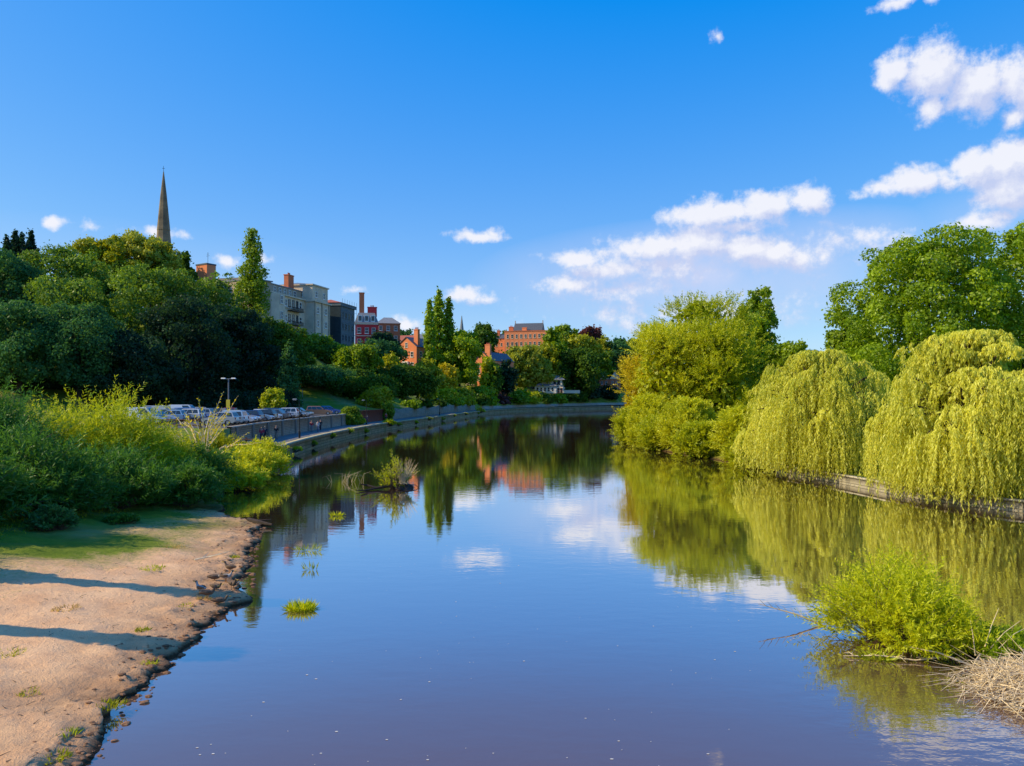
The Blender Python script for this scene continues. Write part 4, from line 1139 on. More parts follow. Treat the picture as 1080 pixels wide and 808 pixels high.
# shrubs that sprout from the quay wall
for (px, d, H_, lab) in [(409, 153, 1.7, 'yellow green weed clump sprouting from the quay near the red wall'), (569 - 59, 282, 2.6, 'yellow shrub on the quay below the terrace wall')]:
    c = lpt(d, -.1, 1.0)
    shoot_bush((c.x, c.y, .9), 1.5, H_, 160, 14, .3, .09, 'lime', lab, seed=int(px), name='shrub', cat='shrub')
rq = np.random.default_rng(12)
for k, (y_, wd) in enumerate(zip((86, 97, 109, 121, 133, 160, 176, 190, 208, 228, 250, 276), 'first second third fourth fifth sixth seventh eighth ninth tenth eleventh twelfth'.split())):
    c = lpt(y_, -.05, 1.0)
    shoot_bush((c.x, c.y, .25 + .7 * rq.random()), .5 + .7 * rq.random(), .7 + .7 * rq.random(), 60, 12, .22, .08, ('bankl', 'olive', 'green')[k % 3], 'small weed clump growing out of the quay wall, %s from the near end' % wd, seed=700 + k, name='wall_weed', cat='weed', group='weeds growing on the quay wall', mound=.3)
make_tree(288, 411, 22, 128, 'round', 'lime', 'small sunlit young tree standing among the parked cars', dens=1.2, leaf=.3, low=.3)

# ------------------------------------------------------------------ left bank bushes
BK = [
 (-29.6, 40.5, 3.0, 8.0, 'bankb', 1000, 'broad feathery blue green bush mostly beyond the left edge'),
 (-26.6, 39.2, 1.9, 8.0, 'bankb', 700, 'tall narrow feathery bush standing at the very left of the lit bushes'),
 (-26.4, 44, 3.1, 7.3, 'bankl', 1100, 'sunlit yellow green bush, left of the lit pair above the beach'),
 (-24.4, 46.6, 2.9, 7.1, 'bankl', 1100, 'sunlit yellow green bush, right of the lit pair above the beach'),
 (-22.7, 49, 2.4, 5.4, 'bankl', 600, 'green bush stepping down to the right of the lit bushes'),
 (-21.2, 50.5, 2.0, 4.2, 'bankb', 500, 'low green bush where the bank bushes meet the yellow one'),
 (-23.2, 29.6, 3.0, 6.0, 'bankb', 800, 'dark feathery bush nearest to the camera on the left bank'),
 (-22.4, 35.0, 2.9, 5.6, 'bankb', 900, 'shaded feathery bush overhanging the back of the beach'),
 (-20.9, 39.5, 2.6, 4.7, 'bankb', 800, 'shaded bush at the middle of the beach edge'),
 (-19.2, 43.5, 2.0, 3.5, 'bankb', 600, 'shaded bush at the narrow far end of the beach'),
 (-24.0, 24.0, 2.6, 5.8, 'bankb', 600, 'dark bush out of view, added to shade the beach corner'),  # unseen; placed and raised to shade the upper beach
]
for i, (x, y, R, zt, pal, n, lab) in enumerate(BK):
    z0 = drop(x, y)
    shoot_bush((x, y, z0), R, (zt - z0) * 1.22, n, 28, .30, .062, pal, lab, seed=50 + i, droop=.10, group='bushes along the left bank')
for i, (x, y, R, zt, pal, lab) in enumerate([(-19.8, 54, 2.3, 3.2, 'willow', 'low yellow bush dipping into the river past the beach'),
                                             (-21.4, 61, 2.9, 4.3, 'willow', 'broad yellow bush overhanging the water below the car park'),
                                             (-23.6, 70, 2.6, 3.4, 'willow', 'yellow bush touching the start of the quay wall'),
                                             (-26.5, 66, 3.0, 4.0, 'olive', 'olive bush behind the yellow ones beside the fence')]):
    z0 = drop(x, y)
    shoot_bush((x, y, max(z0 - .3, 0)), R, zt - max(z0 - .3, 0), 650, 22, .30, .085, pal, lab, seed=80 + i, group='yellow bushes on the left bank')
# sparse half dead bush
shoot_bush((-25.6, 63, drop(-25.6, 63)), 2.8, 8.6, 46, 14, .26, .13, 'gold', 'sparse straggly bush with yellow leaves in front of the parked cars', seed=91, spread=1.0, twig=TWIG, tw=.03)
# unseen trunks left of view, added and shaped to cast the beach shadow bands
def shadow_trunk(x, y, H_, lab, seed):
    rng = np.random.default_rng(seed)
    z0 = drop(x, y) - .1
    root = empty('shadow_band_trunk', (x, y, z0), 0, lab, 'tree')
    tr = MB(); tr.tube([(0, 0, -.2), (.1, -.3, H_ * .3), (-.1, -1.1, H_ * .65), (.05, -2.1, H_)], [.46, .38, .33, .12], 9)
    tr.build('trunk', BARK, root)
    n = 3600; t = rng.random(n); a = rng.random(n) * 6.283
    r = (.62 + .22 * np.sin(t * 9 + seed) + .15 * np.sin(a * 2 + t * 5)) * np.sqrt(rng.random(n)) * (1 - .5 * t)
    P = np.stack([np.cos(a) * r, np.sin(a) * r - 2.1 * t ** 1.5, t * H_ * 1.02], -1)
    leaf_obj('ivy', leaves_from(P, rand_unit(n, rng), rand_unit(n, rng), np.full(n, .2), np.full(n, .17)), rng.random(n), leafm('green'), root)
shadow_trunk(-18.6, 19.2, 7.4, 'unseen ivy clad trunk added to cast a shadow band, nearer the bridge', 301)
shadow_trunk(-18.4, 24.1, 7.2, 'unseen ivy clad trunk added to cast a shadow band, nearer the bushes', 302)

# ------------------------------------------------------------------ right bank
spiky_tree(737, 306, 118, 114, 'lime', 'tallest upright willow of the group, rising to a rounded peak', n=2600, seed=11, low=.1, L=2.4, nb=70)
spiky_tree(704, 340, 96, 106, 'willow', 'broad yellow green willow at the outer bend of the right bank', n=1500, seed=12, low=.0, L=2.6)
spiky_tree(756, 338, 96, 104, 'lime', 'broad yellow green willow in the middle of the right bank group', n=1500, seed=13, low=.0, L=2.4)
spiky_tree(678, 372, 54, 112, 'gold', 'golden willow at the river end of the right bank group', n=800, seed=14, low=.0, L=2.2)
for i, (y, H_, lab) in enumerate([(70, 3.2, 'low willow bush half under the left weeping willow'), (75.5, 5.4, 'taller willow bush trailing in the water, next to the left weeping willow'), (82, 3.6, 'rounded willow bush trailing in the water at the middle of the bank'),
                                  (88, 6.2, 'tall willow bush at the waterline below the broad middle willow'), (93.5, 4.0, 'willow bush at the waterline below the broad outer willow'), (99, 6.6, 'outermost tall willow bush dipping into the river at the bend'), (106, 5.0, 'low willow bush behind the outermost one at the bend')]):
    x_ = np.interp(y, RP[:, 1], RP[:, 0]) + .9
    spiky_tree(0, HZ - (H_ - HC) * F / y, 5.6 * F / y, y, 'willow' if i % 2 else 'lime', lab, n=int(160 * H_), seed=60 + i, low=.0, L=1.7, kind='shrub', x=x_ + (.9 if i % 2 else 0))
make_tree(797, 305, 50, 132, 'airy', 'green', 'tall dark tipped tree behind the right bank willows', 'tree', dens=1.5, nb=80, rb=.24, low=.05)
make_tree(786, 340, 40, 126, 'round', 'dark', 'dark tree between the upright willows and the tapering green tree')
spiky_tree(803, 328, 48, 119, 'bright', 'fresh green tapering tree in front of the dark tipped one', n=1000, seed=18, low=.05, L=2.0, kind='cone')
make_tree(830, 362, 60, 110, 'round', 'green', 'green tree behind the first weeping willow')
weeping_willow(25.5, 62.8, 5.6, 9.9, 'left weeping willow hanging over the pale bank wall', 21, n=3600, zmin=.1)
weeping_willow(28.9, 48.3, 5.1, 10.3, 'right weeping willow, the larger one, trailing over the pale bank wall', 22, n=3900, stretch=1.1, zmin=.1)
weeping_willow(37.2, 43.5, 4.8, 9.4, 'third weeping willow at the right edge of the picture', 23, n=2400, zmin=.1)
make_tree(980, 246, 176, 82, 'oak', 'bright', 'large spreading oak behind the two weeping willows', 'tree', dens=1.15, leaf=.25, nb=170, rb=.16, cap=60000, low=.05)
make_tree(1090, 238, 150, 86, 'oak', 'bright', 'second large oak with bare limbs showing at the right edge', 'tree', dens=.9, leaf=.26, nb=90, rb=.16, cap=34000)
make_tree(905, 330, 60, 96, 'round', 'green', 'dense green tree left of the large oak, behind the willow gap')
for (px, top, w_, d, lab) in [(930, 440, 60, 72, 'dark shrub in the gap between the weeping willows'), (868, 440, 70, 84, 'dark shrub behind the left weeping willow'), (1050, 420, 90, 66, 'dark shrub behind the right weeping willow')]:
    make_tree(px, top, w_, d, 'shrub', 'green', lab, 'shrub')

# floating weed
def weed(x, y, R, n, pal, label, seed, hgt=.25):
    rng = np.random.default_rng(seed)
    root = empty('water_weed', (x, y, 0), 0, label, 'water plant')
    a = rng.random(n) * 6.283; q = np.sqrt(rng.random(n)) * R
    P = np.stack([np.cos(a) * q, np.sin(a) * q * .8, np.full(n, .0)], -1)
    D = unit(np.stack([np.cos(a) * .6, np.sin(a) * .6, .3 + rng.random(n)], -1) + rng.normal(size=(n, 3)) * .35); D[:, 2] = np.abs(D[:, 2]) * hgt / .25
    V = leaves_from(P, unit(D), rand_unit(n, rng), .18 + .2 * rng.random(n), np.full(n, .035))
    V[:, 2] = np.maximum(V[:, 2], .004)
    leaf_obj('foliage', V, rng.random(n), leafm(pal), root)
# ------------------------------------------------------------------ islets
shoot_bush((10.45, 20.2, -.05), 1.62, 3.15, 760, 34, .15, .030, 'islet', 'bright lime green willow bush standing in the water at the right', seed=31, droop=.05, spread=.95, tw=.008)
shoot_bush((12.1, 19.0, 0), 1.0, 1.35, 220, 30, .13, .030, 'bright', 'small green bush at the right foot of the lime willow bush', seed=32, tw=.008)
shoot_bush((-8.4, 54.2, .1), .95, 2.7, 70, 20, .20, .055, 'lime', 'small bush with yellow leaves growing on a stump in midstream', seed=33, spread=1.0, tw=.014)
rng = np.random.default_rng(5)
m = MB()
m.lathe([(.95, -.3), (1.15, .05), (.95, .4), (.7, .62), (.25, .7)], 11)
for v_i, v in enumerate(m.v):
    m.v[v_i] = (v[0] * (1 + .35 * rng.normal() * .5), v[1] * (1 + .3 * rng.normal() * .5), v[2] + .12 * rng.normal())
for k in range(60):
    a = rng.random() * 6.28; r = .5 + rng.random() * .8
    m.tube([(math.cos(a) * .4, math.sin(a) * .4, .5), (math.cos(a) * r, math.sin(a) * r, .35 + .2 * rng.random()), (math.cos(a) * (r + .3), math.sin(a) * (r + .3), .05)], [.05, .035, .015], 4)
st = m.build('stump', TWIG_D); st.location = (-7.8, 54.2, 0); st.scale = (.72, .8, .45)
tag(st, 'dark matted root stump in midstream under the small bush', 'stump')
m = MB()
for k in range(130):
    a = -1.0 + rng.random() * 5.2; L_ = .9 + 1.2 * rng.random(); e_ = .5 + .9 * rng.random()
    p0 = (.2 * rng.normal(), .2 * rng.normal(), .45)
    m.tube([p0, (math.cos(a) * L_ * .45 * math.cos(e_), math.sin(a) * .4 * L_ * .5, .5 + L_ * .5 * math.sin(e_)), (math.cos(a) * L_ * .8 * math.cos(e_), math.sin(a) * .5 * L_, .5 + L_ * .95 * math.sin(e_))], [.014, .010, .004], 3)
tw_ = m.build('dead_branches', TWIG); tw_.location = (-7.7, 54.0, -.1); tw_.scale = (.9, .9, 1.0); tag(tw_, 'fan of pale bare twigs on the right side of the midstream stump', 'branches')
m = MB(); m.tube([(0, 0, .25), (-.9, -.3, .12), (-1.6, -.2, .3), (-2.0, -.5, .42)], [.11, .09, .07, .03], 6); m.tube([(-.9, -.3, .12), (-1.5, -1.1, .06), (-2.1, -1.6, .1)], [.08, .06, .02], 6)
lg = m.build('driftwood_branch', TWIG_D); lg.location = (-8.6, 53.6, 0); tag(lg, 'forked dark branch lying in the water left of the midstream stump', 'branch')
# pale drowned twigs left of it
m = MB()
for k in range(18):
    x0 = rng.normal() * .7; a = rng.random() * 6.28
    m.tube([(x0, rng.normal() * .3, -.1), (x0 + math.cos(a) * .4, .1 * rng.normal(), .4 + .3 * rng.random()), (x0 + math.cos(a) * (.8 + .5 * rng.random()), .2 * rng.normal(), .3 + .6 * rng.random())], [.011, .007, .003], 3)
dr = m.build('drowned_twigs', TWIG); dr.location = (X(368, 58), 58, 0); tag(dr, 'pale drowned twigs poking from the water left of the midstream stump', 'branches')

# brushwood heap at the right
def brush(name, cx, cy, R, hmax, n, label, seed, ry=1.0):
    rng = np.random.default_rng(seed); m = MB()
    for k in range(n):
        a = rng.random() * 6.283; q = math.sqrt(rng.random()) * R
        x0, y0 = math.cos(a) * q, math.sin(a) * q * ry
        z0 = hmax * (1 - (q / R) ** 2) * rng.random() + .02
        b = rng.normal() * .5 + (math.pi if rng.random() < .5 else 0) + .35
        L_ = .3 + 1.0 * rng.random() ** 1.5; el = rng.normal() * .34
        c_ = rng.normal(size=2) * .16
        m.tube([(x0, y0, z0), (x0 + math.cos(b) * L_ * .5 + c_[0], y0 + math.sin(b) * L_ * .5 + c_[1], max(.02, z0 + .12 + el * .3)),
                (x0 + math.cos(b) * L_, y0 + math.sin(b) * L_, max(.0, z0 + el * .7))], [.011, .008, .003], 3, cap=False)
    o = m.build(name, TWIG); o.location = (cx, cy, 0)
    return tag(o, label, 'brushwood')
brush('brushwood_heap', 12.1, 16.6, 1.9, .58, 2000, 'tangled heap of pale dead brushwood in the water at the right edge', 41, .75)
brush('brushwood_heap', 14.0, 17.3, 1.6, .9, 1200, 'higher end of the pale brushwood, cut by the right edge', 43, .8)
m = MB()
for (p, q, r) in [((0,0,.03),(-1.5,.35,.42),.03), ((.2,.1,.3),(-.4,-.5,.05),.02), ((.4,.3,.3),(.9,.5,1.3),.016), ((.5,.3,.3),(1.3,.3,1.05),.014), ((.2,.3,.2),(.2,.5,1.0),.012), ((.7,.2,.4),(1.6,.4,.9),.012)]:
    m.tube([p, tuple((np.array(p) + np.array(q)) / 2 + np.array([0, 0, .08])), q], [r, r * .7, r * .25], 5)
o = m.build('dead_branch', TWIG); o.location = (11.1, 18.2, 0); tag(o, 'bleached bare branches rising behind the brushwood heap', 'branch')
m = MB(); m.tube([(0, 0, -.05), (-.9, .1, .3), (-1.9, .25, .55)], [.03, .022, .008], 5)
for k in range(7): m.tube([(-.5 - k * .2, .05 + k * .03, .2 + k * .05), (-.6 - k * .22, .1, .36 + k * .06)], [.01, .004], 3)
o = m.build('dead_branch', TWIG); o.location = (9.0, 21.6, 0); tag(o, 'thin pale branch pointing out left from the lime willow bush', 'branch')
m = MB(); m.tube([(-1.3, .3, .02), (-.5, .1, .10), (.3, -.1, .05), (1.1, -.1, .14)], [.008, .016, .02, .024], 5)
for k in range(16):
    t = -1.1 + 2.1 * rng.random(); a = rng.random() * 6.28; L_ = .15 + .35 * rng.random()
    m.tube([(t, .1 - .1 * t, .06), (t + L_ * .5 * math.cos(a), .1 - .1 * t + L_ * .5 * math.sin(a), .10 + .05 * rng.random()), (t + L_ * math.cos(a), .1 - .1 * t + L_ * math.sin(a), .03 + .12 * rng.random())], [.009, .007, .003], 4)
o = m.build('drowned_branch', TWIG); o.location = (9.6, 18.7, 0); tag(o, 'thin twiggy branch lying in the water in front of the lime bush', 'branch')
weed(9.1, 18.9, .35, 90, 'bankl', 'pale weed caught on the twigs in front of the lime bush', 66, .12)

weed(-6.45, 23.2, .36, 300, 'islet', 'bright green floating weed clump in the open water off the beach', 61)
weed(-7.6, 28.6, .28, 26, 'bankl', 'sparse upright reeds in the water beyond the floating weed', 62, .5)
weed(-8.6, 32.0, .5, 60, 'bankl', 'thin patch of reeds in the water, farther one', 63, .5)
weed(-9.6, 41.5, .3, 70, 'islet', 'small green weed tuft in the water near the beach tip', 64)
rng = np.random.default_rng(77)
m = MB()
for k in range(130):
    y = 13 + 24 * rng.random() ** 1.4; x = -6 + 14 * rng.random() * (y / 20)
    if x < np.interp(y, LP[:, 1], LP[:, 0]) + .6: continue
    r = .008 + .014 * rng.random() ** 3
    m.poly([(x + r * 1.6 * math.cos(t), y + r * math.sin(t), .006) for t in np.linspace(0, 6.283, 7)[:-1]])
o = m.build('floating_flecks', plain('white_flecks', (.75, .72, .66))); tag(o, 'tiny white flecks drifting on the calm water', 'flecks', kind='stuff')

# ------------------------------------------------------------------ beach details
def tuft(x, y, R, n, L, pal, label, seed, group='grass tufts on the beach'):
    rng = np.random.default_rng(seed); z0 = drop(x, y)
    root = empty('grass_tuft', (x, y, z0), 0, label, 'grass tuft', group)
    a = rng.random(n) * 6.283; q = np.sqrt(rng.random(n)) * R
    P = np.stack([np.cos(a) * q, np.sin(a) * q, np.full(n, -.02)], -1)
    D = unit(np.stack([np.cos(a) * .7, np.sin(a) * .7, .35 + rng.random(n)], -1) + rng.normal(size=(n, 3)) * .4); D[:, 2] = np.abs(D[:, 2])
    V = leaves_from(P, unit(D), rand_unit(n, rng), L * (.6 + .8 * rng.random(n)), np.full(n, .022))
    leaf_obj('blades', V, rng.random(n), leafm(pal), root)
def bpt(px, py, z):
    h = BV[0].ray_cast(Vector((0, 0, HC)), Vector(((px - 540) / F, 1, (HZ - py) / F)).normalized())
    if h[0] is not None and h[0].z > .05: return h[0].x, h[0].y
    d = (HC - z) * F / (py - HZ); return X(px, d), d
for i, (px, py, z, R, n, pal, lab) in enumerate([
    (115, 745, .35, .35, 260, 'olive', 'wide olive tuft on the beach above the water edge'),
    (158, 700, .3, .22, 130, 'bankl', 'green tuft below the lower shadow band'),
    (150, 665, .4, .2, 150, 'lime', 'bright lime tuft between the two shadow bands'),
    (30, 732, .8, .25, 110, 'olive', 'flat tuft at the left of the sunlit beach'),
    (58, 800, .5, .25, 200, 'lime', 'yellow green tuft at the bottom edge of the picture'),
    (10, 690, 1.0, .35, 130, 'olive', 'thin tuft at the left edge of the beach'),
    (70, 642, 1.0, .4, 150, 'dry', 'dry straw tuft in the upper sunlit patch'),
    (160, 600, .7, .5, 260, 'bankl', 'green tuft above the upper shadow band'),
    (245, 588, .35, .3, 200, 'olive', 'olive tuft near the eroded far edge'),
    (195, 640, .45, .3, 150, 'olive', 'olive tuft beside the ducks'),
    (180, 578, .6, .6, 200, 'dry', 'dry brown weeds in the shaded sand'),
    (215, 632, .35, .25, 120, 'dry', 'dry weeds left of the ducks'),
    (72, 775, .5, .18, 90, 'bankl', 'small green tuft in the pink sand')]):
    x, y = bpt(px, py, z); tuft(x, y, R * .85, int(n * .6), .12, 'olive' if pal == 'lime' else pal, lab, 400 + i)
z_ = drop(-19.8, 31.0)
shoot_bush((-19.4, 32.0, z_), .9, 1.1, 150, 22, .22, .09, 'teal', 'low pale green plant in front of the shaded bushes', seed=120, name='leafy_plant', cat='plant')
shoot_bush((-18.3, 35.5, drop(-18.3, 35.5)), .8, .6, 130, 20, .18, .08, 'bankb', 'low leafy plant at the shaded beach edge', seed=121, name='leafy_plant', cat='plant')
# tufty bank below the bushes
rng = np.random.default_rng(9)
n = 7000; yy = 24 + 26 * rng.random(n); ss = 9.2 + (rng.random(n) ** .6) * 5 - np.clip((yy - 30) * .30, -2, 6); ss = np.clip(ss, .8, 20)
pts = np.array([tuple(lpt(y, s)) for y, s in zip(yy, ss)])
pts[:, 2] = [drop(p[0], p[1]) - .02 for p in pts]
D = unit(np.stack([rng.normal(size=n) * .6, rng.normal(size=n) * .6, .3 + rng.random(n)], -1))
leaf_obj('grass', leaves_from(pts, D, rand_unit(n, rng), .10 + .16 * rng.random(n), np.full(n, .02)), rng.random(n), leafm('bankl'), None)
tag(bpy.data.objects['grass'], 'short green grass along the foot of the left bank bushes', 'grass', kind='stuff')
# clods and pebbles on the eroded margin
rng = np.random.default_rng(10); m = MB()
CL = plain('dark_clods', (.34, .18, .095), (.12, .065, .035), 1.5, .95)
def rock(m, x, y, z, r, rng):
    i0 = len(m.v); prof = [(.6, -.3), (1, .1), (.75, .5), (.2, .7)]
    for (q, h) in prof:
        for j in range(6):
            a = j / 6 * 6.283; k = r * q * (.7 + .6 * rng.random())
            m.v.append((x + k * math.cos(a) * 1.3, y + k * math.sin(a), z + h * r * .8))
    for k in range(3):
        for j in range(6):
            m.f.append((i0 + k*6 + j, i0 + k*6 + (j+1) % 6, i0 + k*6 + 6 + (j+1) % 6, i0 + k*6 + 6 + j)); m.m.append(0)
    m.f.append(tuple(i0 + 18 + j for j in range(6))); m.m.append(0)
for k in range(850):
    y = 11 + 31 * rng.random(); s = (-.1 + abs(rng.normal()) * .35) if k % 2 else .15 + abs(rng.normal()) * (.55 if y < 24 else .9)
    c = lpt(y, s); z = drop(c.x, c.y)
    if z < -.05: continue
    rock(m, c.x, c.y, z, .02 + (.075 if k % 2 else .045) * rng.random() ** 3, rng)
o = m.build('dirt_clods', CL); tag(o, 'dark clods and pebbles along the eroded waterline', 'dirt', kind='stuff')
m = MB()
for k in range(260):
    y = 12 + 28 * rng.random(); s = .5 + 6 * rng.random(); c = lpt(y, s); z = drop(c.x, c.y) + .012
    a = rng.random() * 3.14; L_ = .05 + .2 * rng.random() ** 3
    m.tube([(c.x, c.y, z), (c.x + L_ * math.cos(a), c.y + L_ * math.sin(a), z + .02)], [.008, .004], 3)
o = m.build('twig_litter', TWIG_D); tag(o, 'small dark twigs and leaf litter scattered over the sandy beach', 'litter', kind='stuff')
x, y = bpt(205, 592, .4)
m = MB(); m.tube([(0,0,.05),(.5,.35,.12),(1.0,.8,.2)], [.035,.028,.012], 5); m.tube([(.4,.28,.1),(.9,.3,.2)], [.02,.008], 4); m.tube([(.2,.1,.06),(.3,.6,.2)], [.02,.008], 4)
o = m.build('driftwood_branch', TWIG); o.location = (x, y, drop(x, y)); tag(o, 'pale forked stick lying across the sand above the ducks', 'branch')
x, y = bpt(262, 548, .15)
m = MB(); m.tube([(0,0,.12),(.7,-.5,.1),(1.5,-.9,.05)], [.16,.13,.06], 7); m.tube([(.5,-.3,.15),(1.2,-.2,.2)], [.06,.02], 5)
o = m.build('driftwood_log', TWIG_D); o.location = (x, y, .08); tag(o, 'dark wet log at the far tip of the beach', 'log')

# ------------------------------------------------------------------ skinned bodies (people, ducks)
def skinned(name, joints, edges, mat, parent=None, sub=2):
    """joints: {k: (x,y,z,r[,r2])}; one continuous skin over the edges"""
    keys = list(joints); ix = {k: i for i, k in enumerate(keys)}
    me = bpy.data.meshes.new(name)
    me.from_pydata([joints[k][:3] for k in keys], [(ix[a], ix[b]) for a, b in edges], [])
    ob = bpy.data.objects.new(name, me); COL.objects.link(ob)
    ob.modifiers.new('skin', 'SKIN')
    for i, k in enumerate(keys):
        sv = me.skin_vertices[0].data[i]
        r = joints[k][3]; sv.radius = (r, joints[k][4] if len(joints[k]) > 4 else r)
        sv.use_root = (i == 0)
    ob.modifiers.new('sub', 'SUBSURF').levels = sub
    ob.modifiers['sub'].render_levels = sub
    dg = bpy.context.evaluated_depsgraph_get(); dg.update()
    nm = bpy.data.meshes.new_from_object(ob.evaluated_get(dg))
    bpy.data.objects.remove(ob)
    nm.materials.clear(); nm.materials.append(mat); nm.name = name
    nm.polygons.foreach_set('use_smooth', np.ones(len(nm.polygons), dtype=bool))
    return link(bpy.data.objects.new(name, nm), parent)


SKIN = plain('skin', (.50, .29, .20), (.46, .26, .18), 8, .6)
HAIRM = {k: plain('hair_' + k, c) for k, c in {'brown': (.05, .03, .018), 'grey': (.35, .34, .33), 'fair': (.30, .20, .09)}.items()}
def cloth(c): return plain('cloth_%d_%d_%d' % tuple(int(v * 255) for v in c), c, None, 6, .85)
_pm = {}
def person(loc, rz, label, top, legs, hair='brown', stride=1.0, scale=1.0):
    root = empty('person', loc, rz, label, 'person', 'walkers on the towpath')
    root.scale = (scale,) * 3
    s = stride
    J = {'pel': (0,0,.95,.135,.10), 'wst': (0,0,1.10,.125,.095), 'chs': (0,.0,1.32,.165,.11), 'nek': (0,-.01,1.50,.055), 'hd1': (0,-.03,1.60,.078,.09), 'hd2': (0,-.025,1.69,.07,.085),
         'hl': (.09,0,.90,.085), 'kl': (.10,-.16*s,.50,.058), 'al': (.10,-.12*s,.09,.042), 'tl': (.11,-.28*s,.04,.038),
         'hr': (-.09,0,.90,.085), 'kr': (-.10,.02*s,.49,.058), 'ar': (-.10,.30*s,.12,.042), 'tr': (-.11,.17*s,.035,.038),
         'sl': (.19,0,1.42,.055), 'el': (.24,.10*s,1.14,.042), 'wl': (.23,-.02*s,.90,.030), 'ml': (.22,-.05*s,.82,.030),
         'sr': (-.19,0,1.42,.055), 'er': (-.24,-.04*s,1.14,.042), 'wr': (-.23,-.18*s,.93,.030), 'mr': (-.22,-.23*s,.87,.030)}
    E = [('pel','wst'),('wst','chs'),('chs','nek'),('nek','hd1'),('hd1','hd2'),('pel','hl'),('hl','kl'),('kl','al'),('al','tl'),('pel','hr'),('hr','kr'),('kr','ar'),('ar','tr'),
         ('chs','sl'),('sl','el'),('el','wl'),('wl','ml'),('chs','sr'),('sr','er'),('er','wr'),('wr','mr')]
    key = round(s, 2)
    if key not in _pm:
        def sub_(ks, grow, cut=None):
            JJ = {k: tuple(J[k][:3]) + tuple(r + grow for r in J[k][3:]) for k in ks}
            EE = [e for e in E if e[0] in ks and e[1] in ks]
            return JJ, EE
        body = skinned('body', J, E, SKIN)
        sj, se = sub_(['wst','chs','pel','sl','el','sr','er'], .018); sj['pel'] = (0,0,.93,.155,.125)
        sj['wl0'] = (.235,.04*s,1.0,.045); sj['wr0'] = (-.235,-.11*s,1.03,.045); se += [('el','wl0'),('er','wr0')]
        shirt = skinned('shirt', sj, se, SKIN)
        tj, te = sub_(['pel','hl','kl','al','hr','kr','ar'], .016)
        trou = skinned('trousers', tj, te, SKIN)
        shoes = skinned('shoe', {'a': (.10,-.11*s,.08,.05), 'b': (.11,-.30*s,.045,.045)}, [('a','b')], SKIN)
        shoes2 = skinned('shoe', {'a': (-.10,.29*s,.10,.05), 'b': (-.11,.13*s,.045,.045)}, [('a','b')], SKIN)
        hairm = skinned('hair', {'a': (0,.03,1.62,.085,.075), 'b': (0,.0,1.73,.08,.09)}, [('a','b')], SKIN)
        m = MB(); m.frustum((-.014,.014,-.15,-.09), (-.008,.008,-.125,-.09), 1.60, 1.65); nose = m.build('nose', SKIN)
        _pm[key] = [(o.name.split('.')[0], o.data) for o in (body, shirt, trou, shoes, shoes2, hairm, nose)]
        for o in (body, shirt, trou, shoes, shoes2, hairm, nose): bpy.data.objects.remove(o)
    mats = {'shirt': cloth(top), 'trousers': cloth(legs), 'shoe': BLACK, 'hair': HAIRM[hair], 'body': SKIN, 'nose': SKIN}
    for nm, me in _pm[key]:
        o = bpy.data.objects.new(nm, me); link(o, root)
        o.material_slots[0].link = 'OBJECT'; o.material_slots[0].material = mats[nm]

def pp(px, d, s, rz, *a, **k):
    c = lpt(d, s); c.z = zl(d, s) + .01
    person(tuple(c), rz, *a, **k)
pp(271, 88, 4.1, .2, 'person in a pinkish red top walking at the left end of the towpath', (.55, .05, .09), (.05, .06, .10), 'brown')
pp(280, 90, 4.2, .1, 'person in dark navy clothes just behind the one in pink', (.02, .03, .08), (.03, .03, .04), 'grey', .9)
pp(293, 93, 3.6, .3, 'person in a black jacket with pale legs next to the stone wall', (.03, .03, .035), (.30, .22, .17), 'brown', 1.1)
pp(327, 112, 3.6, .1, 'person in a crimson jacket walking left of a pair companion in pale grey', (.42, .02, .04), (.25, .25, .28), 'fair')
pp(333, 112.6, 2.8, .1, 'person in pale grey top and jeans beside the crimson jacket', (.55, .57, .60), (.14, .19, .30), 'brown', .9, scale=.97)
pp(340, 118, 3.8, -.1, 'person in dark clothes in the shadow of the wall behind the pair', (.02, .02, .03), (.03, .03, .05), 'brown', 1.1)
pp(407, 146, 2.6, 2.9, 'person in navy with a reddish bag strap by the red brick wall', (.05, .06, .16), (.03, .04, .10), 'grey')
pp(421, 163, 3.4, .2, 'small figure in bright red past the clipped hedge', (.60, .05, .04), (.05, .05, .07), 'fair', .9)

